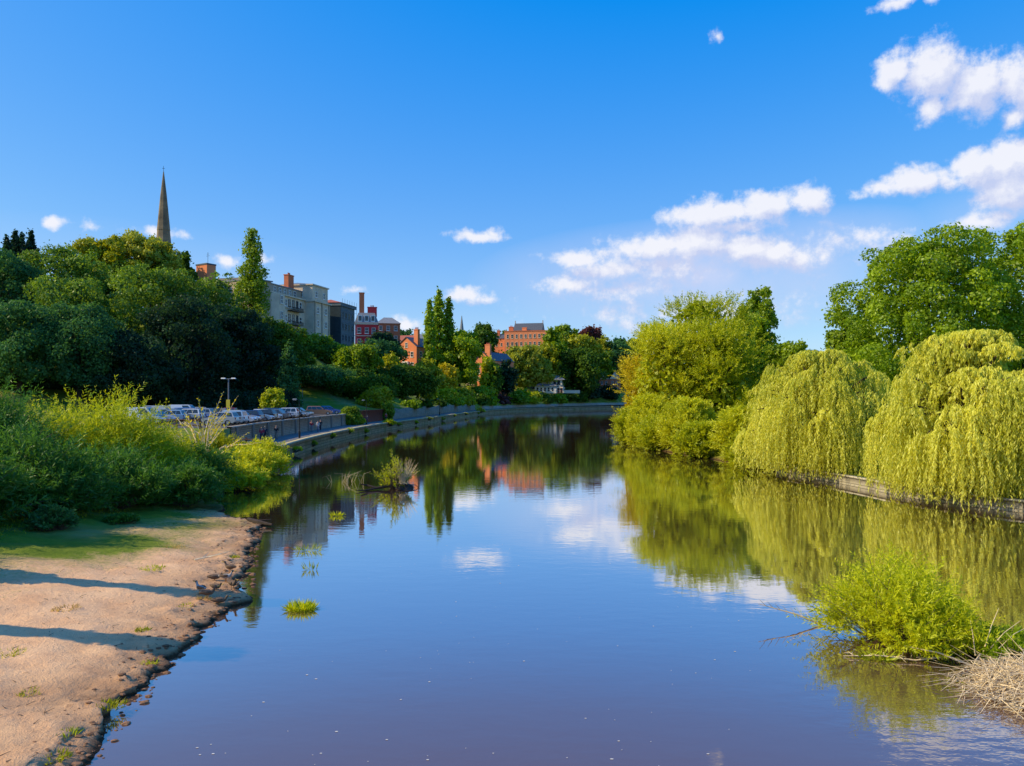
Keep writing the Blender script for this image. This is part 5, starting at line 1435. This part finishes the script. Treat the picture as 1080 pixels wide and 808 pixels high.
# ducks
DB = plain('duck_brown', (.20, .13, .08), (.09, .06, .04), 14, .8); DG = plain('duck_grey', (.42, .40, .37), (.30, .27, .24), 12, .8)
DH = plain('duck_head_green', (.012, .05, .03), (.02, .03, .025), 10, .35); BILL = plain('duck_bill', (.50, .33, .05)); LEGO = plain('duck_leg', (.55, .22, .04))
_dk = {}
def duck(px, py, z, rz, label, male, rest=False):
    x, y = bpt(px, py, z); z0 = drop(x, y)
    root = empty('duck', (x, y, z0 - (.09 if rest else 0)), rz, label, 'duck', 'ducks resting on the beach edge')
    k = (male, rest)
    if k not in _dk:
        h = -.07 if rest else 0
        J = {'b': (0,0,.20,.085,.085), 'c': (.13,0,.21,.075,.075), 't': (-.15,0,.21,.055,.045), 'tt': (-.25,0,.235,.018,.03), 'n': (.19,0,.29+h,.036), 'n2': (.205,0,.35+h,.034), 'h': (.235,0,.385+h,.043), 'f': (.275,0,.38+h,.03)}
        body = skinned('body', J, [('b','c'),('b','t'),('t','tt'),('c','n'),('n','n2'),('n2','h'),('h','f')], DG if male else DB)
        head = skinned('head', {'n2': (.205,0,.345+h,.037), 'h': (.235,0,.387+h,.046), 'f': (.272,0,.382+h,.033)}, [('n2','h'),('h','f')], DH if male else DB)
        m = MB(); m.frustum((.29,.36,-.02,.02), (.28,.35,-.014,.014), .363 + h, .385 + h); bill = m.build('bill', BILL, bevel=.003)
        wings = []
        for s in (-1, 1):
            w_ = skinned('wing', {'a': (.10,s*.075,.235,.03,.05), 'b': (-.06,s*.085,.235,.026,.055), 'c': (-.21,s*.035,.24,.012,.02)}, [('a','b'),('b','c')], DB)
            wings.append(w_)
        legs = []
        for s in (-1, 1):
            m = MB(); m.tube([(.02, s * .04, .14), (.0, s * .045, .07), (.015, s * .045, .012)], .011, 6); m.poly([(-.01, s*.045, .01), (.08, s*.045 - .035, .008), (.09, s*.045, .008), (.08, s*.045 + .035, .008)])
            legs.append(m.build('leg', LEGO))
        _dk[k] = [(o.name.split('.')[0], o.data) for o in [body, head, bill] + wings + legs]
        for o in [body, head, bill] + wings + legs: bpy.data.objects.remove(o)
    for nm, me in _dk[k]: link(bpy.data.objects.new(nm, me), root)
duck(212, 627, .3, 2.6, 'pale grey duck standing at the left of the flock on the beach', True)
duck(219, 632, .28, .4, 'dark brown duck touching the pale one at the left of the flock', False)
duck(227, 622, .28, -.4, 'brown duck sitting in the middle of the flock', False, True)
duck(238, 614, .22, .1, 'pale duck in the middle right of the flock', True)
duck(243, 604, .22, 2.9, 'brown duck at the top of the flock near the eroded bank', False)
duck(226, 612, .28, .2, 'small brown duck behind the middle of the flock', False, True)
duck(245, 622, .15, -.7, 'brown duck nearest the water at the right of the flock', False)
duck(231, 637, .15, .3, 'dark duck resting in the shadow band below the flock', False, True)

# ------------------------------------------------------------------ street furniture
def path_lamp(y, s, H, label):
    c = lpt(y, s); z0 = zl(y, s)
    root = empty('street_lamp', (c.x, c.y, z0), 0, label, 'lamp', 'lamps along the towpath')
    m = MB(); m.lathe([(.13, 0), (.13, .9), (.075, 1.0), (.055, H * .6), (.045, H - .25), (.06, H - .22), (.06, H - .16)], 10); m.build('post', BLACK, root)
    m = MB(); m.tube([(0, 0, H - .2), (-.18, -.05, H - .02), (-.34, -.1, H)], [.04, .035, .03], 7); m.build('bracket', BLACK, root)
    m = MB(); m.frustum((-.86, -.30, -.26, .06), (-.78, -.34, -.2, .0), H - .05, H + .10); hd = m.build('lamp_head', LEAD, root, bevel=.02)
    m = MB(); m.frustum((-.74, -.40, -.20, .0), (-.80, -.36, -.23, .03), H - .11, H - .055); m.build('lamp_glass', WHITE, hd)
path_lamp(96, 1.4, 4.9, 'black towpath lamp nearest the camera in front of the stone wall')
path_lamp(144, 2.2, 4.6, 'black towpath lamp in front of the red brick wall')
path_lamp(215, 2.0, 4.6, 'distant towpath lamp by the pale terrace wall')

dl = 108; xl = X(241, dl)
root = empty('car_park_lamp', (xl, dl, 3.4), 0, 'tall twin headed car park lamp with a yellow sign on its post', 'lamp')
HL = Z(399.5, dl) - 3.4
m = MB(); m.lathe([(.12, 0), (.10, 2.5), (.085, HL)], 10); m.build('post', LEAD, root)
m = MB(); m.tube([(-.55, 0, HL - .02), (.55, 0, HL - .02)], .05, 7); m.build('crossarm', LEAD, root)
for s in (-1, 1):
    m = MB(); m.frustum((s * .72 - .32, s * .72 + .32, -.2, .2), (s * .72 - .26, s * .72 + .26, -.15, .15), HL - .02, HL + .14); m.build('lamp_head', WHITE, root, bevel=.02)
m = MB(); zc = Z(426, dl) - 3.4; m.box(-.27, .27, -.17, -.13, zc - .55, zc + .6); m.build('yellow_sign', plain('yellow_sign', (.85, .62, .05), (.75, .55, .05)), root, bevel=.01)
x = X(319, 152)
root = empty('slim_pole', (x, 152, 3.4), 0, 'thin grey pole standing behind the orange car', 'pole')
m = MB(); m.lathe([(.07, 0), (.05, 4.6), (.06, 4.62), (.02, 4.75)], 8); m.build('post', LEAD, root)
# rail fence in the scrub
root = empty('rail_fence', (-26.0, 74.0, 0), 0, 'brown timber rail fence half hidden in the yellow scrub', 'fence')
WOOD = plain('fence_wood', (.20, .09, .05), (.13, .06, .035), 3, .9)
for k in range(6):
    x_ = -9 + k * 2.2; zz = drop(-26 + x_, 74 + .2 * k)
    m = MB(); m.box(x_ - .07, x_ + .07, .2 * k - .07, .2 * k + .07, zz - .3, zz + 1.25); m.build('post', WOOD, root)
for h in (.55, 1.05):
    m = MB(); m.tube([(-9 + k * 2.2, .2 * k - .1, drop(-26 - 9 + k * 2.2, 74 + .2 * k) + h) for k in range(6)], .06, 5); m.build('rail', WOOD, root)

# ------------------------------------------------------------------ cars
TYRE = plain('tyre', (.02, .02, .02), None, 8, .9); RIM = plain('alloy_rim', (.45, .46, .48), None, 8, .3, .7); CGLASS = plain('car_glass', (.03, .04, .05), (.02, .025, .03), 1, .05, spec=.9)
HEADL = plain('headlight', (.75, .77, .8), None, 8, .1); TAILL = plain('tail_light', (.45, .02, .02), None, 8, .2)
PLW = plain('number_plate', (.75, .75, .7))
def paint(name, c):
    m = plain('paint_' + name, c, tuple(v * .92 for v in c), .5, .28, .15, spec=.6)
    for n in m.node_tree.nodes:
        if n.type == 'BSDF_PRINCIPLED': n.inputs['Coat Weight'].default_value = .6; n.inputs['Coat Roughness'].default_value = .05
    return m
PAINTS = {'white': (.72, .73, .74), 'silver': (.42, .44, .46), 'grey': (.14, .15, .16), 'black': (.015, .015, .018), 'blue': (.03, .12, .40), 'navy': (.015, .03, .10),
          'pale blue': (.30, .45, .58), 'orange': (.52, .20, .09), 'red': (.35, .02, .02), 'green': (.03, .10, .06)}
PM = {k: paint(k.replace(' ', '_'), v) for k, v in PAINTS.items()}
def car_meshes(kind):
    # side outline of the lower body (nose at +x) and the cabin frusta
    L = {'hatchback': 4.0, 'saloon': 4.6, 'estate': 4.6, 'van': 4.7}[kind]; h = L / 2; W = .88
    belt = {'hatchback': .95, 'saloon': .90, 'estate': .95, 'van': 1.10}[kind]; top = {'hatchback': 1.50, 'saloon': 1.44, 'estate': 1.56, 'van': 1.95}[kind]
    out = [(-h+.03,.42),(-h,.62),(-h+.04,belt-.04),(h-1.25,belt),(h-.35,belt-.17),(h-.04,belt-.34),(h,.48),(h-.06,.30),(h-.45,.22)]
    def arch(cx): return [(cx + .36 * math.cos(a), .24 + .36 * math.sin(a)) for a in np.linspace(.06, math.pi - .06, 7)]
    fx, rx = h - .82, -h + .80
    out += arch(fx) + [(fx-.5,.20),(rx+.5,.20)] + arch(rx) + [(-h+.25,.24)]
    bm = bmesh.new()
    lay = []
    for y, k in ((-W, 1), (-W+.02, 1), (W-.02, 1), (W, 1)):
        sx_ = .985 if abs(y) == W else 1
        lay.append([bm.verts.new((p[0] * sx_, y, p[1])) for p in out])
    n = len(out)
    for a, b_ in zip(lay, lay[1:]):
        for i in range(n): bm.faces.new((a[i], a[(i+1) % n], b_[(i+1) % n], b_[i]))
    f1 = bm.faces.new(lay[0]); f2 = bm.faces.new(list(reversed(lay[-1])))
    bmesh.ops.recalc_face_normals(bm, faces=bm.faces)
    bmesh.ops.triangulate(bm, faces=[f1, f2])
    c = {'hatchback': (-h+.10, h-1.15, -h+.42, h-1.95), 'saloon': (-h+.75, h-1.35, -h+1.35, h-2.1), 'estate': (-h+.08, h-1.35, -h+.30, h-2.1), 'van': (-h+.05, h-.75, -h+.12, h-1.6)}[kind]
    x0, x1, a0_, a1_ = c; yb, yt = W - .03, W - .20
    vs = [bm.verts.new(p) for p in [(x0,-yb,belt-.06),(x1,-yb,belt-.06),(x1,yb,belt-.06),(x0,yb,belt-.06),(a0_,-yt,top-.04),(a1_,-yt,top-.04),(a1_,yt,top-.04),(a0_,yt,top-.04),
                                     (a0_+.12,-yt+.1,top),(a1_-.14,-yt+.1,top),(a1_-.14,yt-.1,top),(a0_+.12,yt-.1,top)]]
    for q in ((0,1,5,4),(1,2,6,5),(2,3,7,6),(3,0,4,7),(4,5,9,8),(5,6,10,9),(6,7,11,10),(7,4,8,11),(8,9,10,11)): bm.faces.new([vs[i] for i in q])
    me = bpy.data.meshes.new('body'); bm.to_mesh(me); bm.free(); me.materials.append(PM['white'])
    e = .012; glass = []
    def lerp(p, q, t): return tuple(p[i] + (q[i] - p[i]) * t for i in range(3))
    def panel(nm_, p0, p1, p2, p3, u0, u1, v0, v1, nrm):
        pts = []; g = MB()
        for (u, v) in ((u0,v0),(u1,v0),(u1,v1),(u0,v1)):
            p = lerp(lerp(p0, p1, u), lerp(p3, p2, u), v); pts.append(tuple(p[i] + nrm[i] * e for i in range(3)))
        g.poly(pts); og = g.build(nm_, CGLASS); glass.append((nm_, og.data, (0,0,0), CGLASS)); bpy.data.objects.remove(og)
    B = [(x0,-yb,belt-.06),(x1,-yb,belt-.06),(x1,yb,belt-.06),(x0,yb,belt-.06)]; Tt = [(a0_,-yt,top-.04),(a1_,-yt,top-.04),(a1_,yt,top-.04),(a0_,yt,top-.04)]
    for u0, u1 in ((.06,.30),(.33,.60),(.63,.93)):
        if kind == 'van' and u1 < .62: continue
        panel('side_window',B[0],B[1],Tt[1],Tt[0],u0,u1,.14,.92,(0,-1,.3)); panel('side_window',B[3],B[2],Tt[2],Tt[3],u0,u1,.14,.92,(0,1,.3))
    panel('windscreen',B[1],B[2],Tt[2],Tt[1],.06,.94,.12,.94,(1,0,.5)); panel('rear_window',B[0],B[3],Tt[3],Tt[0],.08,.92,.2,.92,(-1,0,.5))
    parts = [('body', me, (0,0,0), None)] + glass
    def part(nm, mb, mat, loc=(0,0,0)):
        o = mb.build(nm, mat); parts.append((nm, o.data, loc, mat)); bpy.data.objects.remove(o)
    for s in (-1, 1):
        m = MB(); m.box(h-.12, h+.012, s*.60-.17, s*.60+.17, belt-.36, belt-.22); part('headlight', m, HEADL)
        m = MB(); m.box(-h-.012, -h+.1, s*.70-.10, s*.70+.10, belt-.32, belt-.06); part('tail_light', m, TAILL)
        m = MB(); m.box(h-1.55, h-1.40, s*(W+.0)+(0 if s>0 else -.16), s*(W+.0)+(.16 if s>0 else 0), belt+.0, belt+.13); part('mirror', m, BLACK)
    m = MB(); m.box(-h-.018, -h+.05, -.26, .26, .50, .61); part('number_plate', m, PLW)
    m = MB(); m.box(h-.05, h+.014, -.45, .45, .36, .52); part('grille', m, BLACK)
    wm = MB(); wm.lathe([(.20,-.10),(.30,-.10),(.315,-.06),(.315,.06),(.30,.10),(.20,.10)], 16)
    wo = wm.build('wheel', TYRE)
    rm = MB(); rm.lathe([(.05,-.105),(.20,-.108),(.205,-.09),(.205,.09),(.20,.108),(.05,.105)], 12); ro = rm.build('rim', RIM)
    wheel = (wo.data, ro.data); bpy.data.objects.remove(wo); bpy.data.objects.remove(ro)
    wpos = [(fx, -W+.11, .315), (fx, W-.11, .315), (rx, -W+.11, .315), (rx, W-.11, .315)]
    return parts, wheel, wpos
CARM = {k: car_meshes(k) for k in ('hatchback', 'saloon', 'estate', 'van')}
def put_car(x, y, rz, kind, col, label):
    root = empty('parked_car' if kind != 'van' else 'parked_van', (x, y, drop(x, y) + .03), rz, label, 'car' if kind != 'van' else 'van', 'vehicles in the riverside car park')
    parts, wheel, wpos = CARM[kind]
    for nm, me, loc, mat in parts:
        o = bpy.data.objects.new(nm, me); link(o, root); o.location = loc
        if nm == 'body': o.material_slots[0].link = 'OBJECT'; o.material_slots[0].material = PM[col]
    for p in wpos:
        w_ = bpy.data.objects.new('wheel', wheel[0]); link(w_, root); w_.location = p; w_.rotation_euler.x = math.pi / 2
        link(bpy.data.objects.new('rim', wheel[1]), w_)
rowA = [('silver','hatchback'),('pale blue','estate'),('white','saloon'),('silver','estate'),('navy','hatchback'),('pale blue','saloon'),('black','hatchback'),('white','hatchback'),
        ('grey','saloon'),('navy','estate'),('white','estate'),('black','saloon'),('silver','saloon'),('green','hatchback'),('orange','estate'),('blue','hatchback')]
rowB = [('white','van'),('silver','saloon'),('white','hatchback'),('pale blue','hatchback'),('grey','estate'),('white','estate'),('blue','saloon'),('silver','hatchback'),('black','estate'),('white','saloon'),('red','hatchback'),('pale blue','saloon')]
rowC = [('pale blue','estate'),('white','saloon'),('navy','saloon'),('silver','van'),('white','hatchback'),('grey','hatchback'),('blue','estate'),('white','van'),('silver','estate'),('black','hatchback')]
def car_row(row, xs, y0, dy, where, face, seed):
    r = random.Random(seed)
    for i, (c, k) in enumerate(row):
        nb_ = [row[j] for j in (i - 1, i + 1) if 0 <= j < len(row)]
        if i == 0: tail = 'at the near end, next to the %s %s' % nb_[0]
        elif i == len(row) - 1: tail = 'at the far end, next to the %s %s' % nb_[0]
        else: tail = 'between %s %s and %s %s' % (nb_[0] + nb_[1])
        y = y0 + i * dy
        put_car(xs(y) + r.uniform(-.3, .3), y, (0 if face else math.pi) + r.uniform(-.05, .05) + (math.pi if r.random() < .35 else 0), k, c, '%s %s in %s, %s' % (c, k, where, tail))
yo = [86 + i * 2.75 for i in range(14)] + [133.5, 141]
r = random.Random(4)
for i, ((c, k), y) in enumerate(zip(rowA, yo)):
    nb_ = [rowA[j] for j in (i - 1, i + 1) if 0 <= j < len(rowA)]
    tail = 'at the far end beside the clipped hedge' if i == 15 else ('parked apart before the clipped hedge' if i == 14 else ('at the near end' if i == 0 else 'between %s %s and %s %s' % (nb_[0] + nb_[1])))
    c_ = lpt(y, 8.2)
    put_car(c_.x + r.uniform(-.2, .2), c_.y, (math.pi if r.random() < .4 else 0) + r.uniform(-.06, .06) + (.25 if i >= 14 else 0), k, c, '%s %s in river wall row, %s' % (c, k, tail))
car_row(rowB, lambda y: lpt(y, 18.0).x, 88, 2.75, 'middle row', True, 5)
car_row(rowC, lambda y: lpt(y, 23.0).x, 94, 2.8, 'back row', False, 6)

# ------------------------------------------------------------------ sky, sun, camera
SUN_EL = math.radians(36)
SUN_DIR = Vector((-0.985, -0.17, 0)).normalized()          # towards the sun, on the ground plane
w = bpy.data.worlds.new('World'); SC.world = w; w.use_nodes = True
nt = w.node_tree; nt.nodes.clear()
out = nd(nt, 'ShaderNodeOutputWorld'); bg = nd(nt, 'ShaderNodeBackground'); nt.links.new(bg.outputs[0], out.inputs[0])
bg.inputs['Strength'].default_value = 0.1
sky = nd(nt, 'ShaderNodeTexSky', sky_type='NISHITA'); sky.sun_disc = False
sky.sun_elevation = SUN_EL; sky.sun_rotation = math.atan2(SUN_DIR.x, SUN_DIR.y)
sky.air_density = 1.0; sky.dust_density = 0.6; sky.ozone_density = 2.2; sky.altitude = 50
hs = nd(nt, 'ShaderNodeHueSaturation'); hs.inputs['Saturation'].default_value = 1.35; hs.inputs['Value'].default_value = 1.0; hs.inputs['Hue'].default_value = 0.5
nt.links.new(sky.outputs[0], hs.inputs['Color'])
sc_ = nd(nt, 'ShaderNodeSeparateColor'); nt.links.new(hs.outputs[0], sc_.inputs[0])
cc_ = nd(nt, 'ShaderNodeCombineColor')
for k_, (mul, pw_, off) in enumerate([(1.05, .50, -.185), (1.10, .68, 0.0), (1.10, .20, 0.0)]):      # a deep, strongly coloured blue
    v_ = mth(nt, 'MAXIMUM', mth(nt, 'MULTIPLY', sc_.outputs[k_], .1), .0005)
    v_ = mth(nt, 'MULTIPLY_ADD', mth(nt, 'POWER', v_, pw_), mul, off)
    nt.links.new(mth(nt, 'MULTIPLY', mth(nt, 'MAXIMUM', v_, 0.002), 10.0), cc_.inputs[k_])

tc = nd(nt, 'ShaderNodeTexCoord'); sp_ = nd(nt, 'ShaderNodeSeparateXYZ'); nt.links.new(tc.outputs['Generated'], sp_.inputs[0])
az = mth(nt, 'ARCTAN2', sp_.outputs[0], sp_.outputs[1]); el = mth(nt, 'ARCSINE', sp_.outputs[2])
cb = nd(nt, 'ShaderNodeCombineXYZ'); nt.links.new(az, cb.inputs[0]); nt.links.new(el, cb.inputs[1])

CLOUDS = [  # photo-sized ellipses: x, y, half width, half height, weight -> directions in the sky
 (945,72,30,22,1),(980,78,38,34,1.1),(1030,88,45,34,1.1),(985,112,24,22,.9),(1068,80,26,28,1),(1085,100,30,34,1),(1070,122,22,14,.9),
 (930,200,36,11,.8),(960,194,44,19,1),(990,190,24,14,.8),(1030,178,40,24,1),(1065,172,40,28,1.1),(1085,190,40,36,1.1),(1055,200,40,16,.8),
 (1030,235,40,11,.75),(1050,229,28,10,.6),
 (722,226,40,13,.8),(765,224,52,17,.95),(810,218,48,20,1),(848,213,30,18,1.05),(775,238,70,10,.6),
 (612,272,42,12,.8),(650,282,60,14,.8),(690,262,58,18,.95),(735,258,60,22,1),(780,262,60,20,.9),(820,268,60,16,.85),(845,272,26,14,.8),(700,285,110,18,.55),
 (600,300,46,14,.6),(660,304,90,18,.45),(880,252,70,14,.45),(940,256,50,10,.3),(720,330,140,26,.32),(870,262,30,18,.4),
 (505,247,30,9,.9),(518,244,16,8,.7),(492,311,30,11,.75),(508,316,20,8,.6),(430,345,22,9,.6),(755,38,10,8,.6),
 (54,234,15,8,.8),(236,273,18,10,.8),(275,272,20,8,.6),(100,242,30,7,.35),(170,245,30,7,.6),(940,3,30,6,.5),(985,0,14,5,.4),(372,305,18,6,.35),
]
grp = bpy.data.node_groups.new('cloud_field', 'ShaderNodeTree')
grp.interface.new_socket('P', in_out='INPUT', socket_type='NodeSocketVector'); grp.interface.new_socket('D', in_out='OUTPUT', socket_type='NodeSocketFloat')
gi = grp.nodes.new('NodeGroupInput'); go = grp.nodes.new('NodeGroupOutput')
wn = noise(grp, 14.0, 3, 0.55, gi.outputs[0])
wv = nd(grp, 'ShaderNodeVectorMath', operation='MULTIPLY_ADD'); grp.links.new(wn.outputs['Color'], wv.inputs[0]); wv.inputs[1].default_value = (.045, .022, 0); wv.inputs[2].default_value = (-.0225, -.011, 0)
pw = nd(grp, 'ShaderNodeVectorMath', operation='ADD'); grp.links.new(gi.outputs[0], pw.inputs[0]); grp.links.new(wv.outputs[0], pw.inputs[1])
acc = None
for (cx, cy, rx_, ry_, wt) in CLOUDS:
    ux, uy = (cx - 540) / F, (HZ - cy) / F
    A = math.atan(ux); E_ = math.atan2(uy, math.sqrt(1 + ux * ux))
    ra = rx_ / F * math.cos(A) ** 2 * 1.12; re = ry_ / F * math.cos(A) * 1.12
    s_ = nd(grp, 'ShaderNodeVectorMath', operation='SUBTRACT'); grp.links.new(pw.outputs[0], s_.inputs[0]); s_.inputs[1].default_value = (A, E_, 0)
    m_ = nd(grp, 'ShaderNodeVectorMath', operation='MULTIPLY'); grp.links.new(s_.outputs[0], m_.inputs[0]); m_.inputs[1].default_value = (1 / ra, 1 / re, 0)
    l_ = nd(grp, 'ShaderNodeVectorMath', operation='LENGTH'); grp.links.new(m_.outputs[0], l_.inputs[0])
    f_ = mth(grp, 'MULTIPLY_ADD', l_.outputs['Value'], -wt, wt)
    acc = f_ if acc is None else mth(grp, 'SMOOTH_MAX', acc, f_, 0.15)
fn = noise(grp, 15.0, 10, 0.66, gi.outputs[0])
fn2 = noise(grp, 60.0, 6, 0.6, gi.outputs[0])
acc = mth(grp, 'MAXIMUM', acc, -0.6)
den = mth(grp, 'ADD', acc, mth(grp, 'MULTIPLY', mth(grp, 'SUBTRACT', fn.outputs[0], 0.5), 1.5))
den = mth(grp, 'ADD', den, mth(grp, 'MULTIPLY', mth(grp, 'SUBTRACT', fn2.outputs[0], 0.5), .55))
grp.links.new(den, go.inputs[0])
g1 = nd(nt, 'ShaderNodeGroup'); g1.node_tree = grp; nt.links.new(cb.outputs[0], g1.inputs[0])
of = nd(nt, 'ShaderNodeVectorMath', operation='ADD'); nt.links.new(cb.outputs[0], of.inputs[0]); of.inputs[1].default_value = (-.012, .020, 0)
g2 = nd(nt, 'ShaderNodeGroup'); g2.node_tree = grp; nt.links.new(of.outputs[0], g2.inputs[0])
mask = nd(nt, 'ShaderNodeMapRange', interpolation_type='SMOOTHSTEP'); nt.links.new(g1.outputs[0], mask.inputs['Value'])
mask.inputs['From Min'].default_value = 0.0; mask.inputs['From Max'].default_value = 0.62; mask.inputs['To Max'].default_value = 0.93
lit = mth(nt, 'MULTIPLY_ADD', mth(nt, 'SUBTRACT', g1.outputs[0], g2.outputs[0]), 1.45, 0.33, clamp=True)
ccol = mixc(nt, lit, (5.9, 6.5, 8.9), (9.3, 9.3, 9.9))
final = mixc(nt, mask.outputs[0], cc_.outputs[0], ccol)
hz = None      # broad thin haze under the cloud bank
for (cx, cy, rx_, ry_, wt) in [(740, 292, 260, 64, .62), (860, 258, 150, 40, .45), (1030, 236, 90, 40, .25), (120, 300, 330, 70, .16)]:
    ux, uy = (cx - 540) / F, (HZ - cy) / F; A = math.atan(ux); E_ = math.atan2(uy, math.sqrt(1 + ux * ux))
    s_ = nd(nt, 'ShaderNodeVectorMath', operation='SUBTRACT'); nt.links.new(cb.outputs[0], s_.inputs[0]); s_.inputs[1].default_value = (A, E_, 0)
    m_ = nd(nt, 'ShaderNodeVectorMath', operation='MULTIPLY'); nt.links.new(s_.outputs[0], m_.inputs[0]); m_.inputs[1].default_value = (F / rx_ / math.cos(A) ** 2, F / ry_ / math.cos(A), 0)
    l_ = nd(nt, 'ShaderNodeVectorMath', operation='LENGTH'); nt.links.new(m_.outputs[0], l_.inputs[0])
    q_ = mth(nt, 'MULTIPLY_ADD', l_.outputs['Value'], -1, 1, clamp=True); q_ = mth(nt, 'MULTIPLY', mth(nt, 'POWER', q_, .8), wt)
    hz = q_ if hz is None else mth(nt, 'MAXIMUM', hz, q_)
hn = noise(nt, 9.0, 6, .6, cb.outputs[0])
hz = mth(nt, 'MULTIPLY', hz, mth(nt, 'MULTIPLY_ADD', hn.outputs[0], 1.6, .2), clamp=True)
skyc = mixc(nt, hz, cc_.outputs[0], (6.4, 7.0, 9.4))
final = mixc(nt, mask.outputs[0], skyc, ccol)
nt.links.new(final, bg.inputs['Color'])
w.cycles.sampling_method = 'MANUAL'; w.cycles.sample_map_resolution = 512

sd = bpy.data.lights.new('sun', 'SUN'); sd.energy = 5.0; sd.angle = math.radians(0.53); sd.color = (1.0, 0.82, 0.50)
so = bpy.data.objects.new('sun', sd); COL.objects.link(so)
to_sun = Vector((SUN_DIR.x * math.cos(SUN_EL), SUN_DIR.y * math.cos(SUN_EL), math.sin(SUN_EL)))
so.rotation_euler = to_sun.to_track_quat('Z', 'Y').to_euler(); so.location = (-60, -20, 80)

cd = bpy.data.cameras.new('camera'); cam = bpy.data.objects.new('camera', cd); COL.objects.link(cam)
cd.sensor_width = 36; cd.lens = F / 1080 * 36; cd.clip_end = 6000; cd.clip_start = .1
cd.shift_y = (HZ - 404) / 1080
cam.location = (0, 0, HC); cam.rotation_euler = (math.radians(90), 0, 0)
SC.camera = cam

SC.view_settings.view_transform = 'Standard'; SC.view_settings.look = 'None'; SC.view_settings.exposure = 0; SC.view_settings.gamma = 1
SC.cycles.max_bounces = 6; SC.cycles.diffuse_bounces = 3; SC.cycles.glossy_bounces = 3; SC.cycles.transmission_bounces = 3
SC.cycles.caustics_reflective = False; SC.cycles.caustics_refractive = False
SC.cycles.sample_clamp_indirect = 6
SC.cycles.use_denoising = True
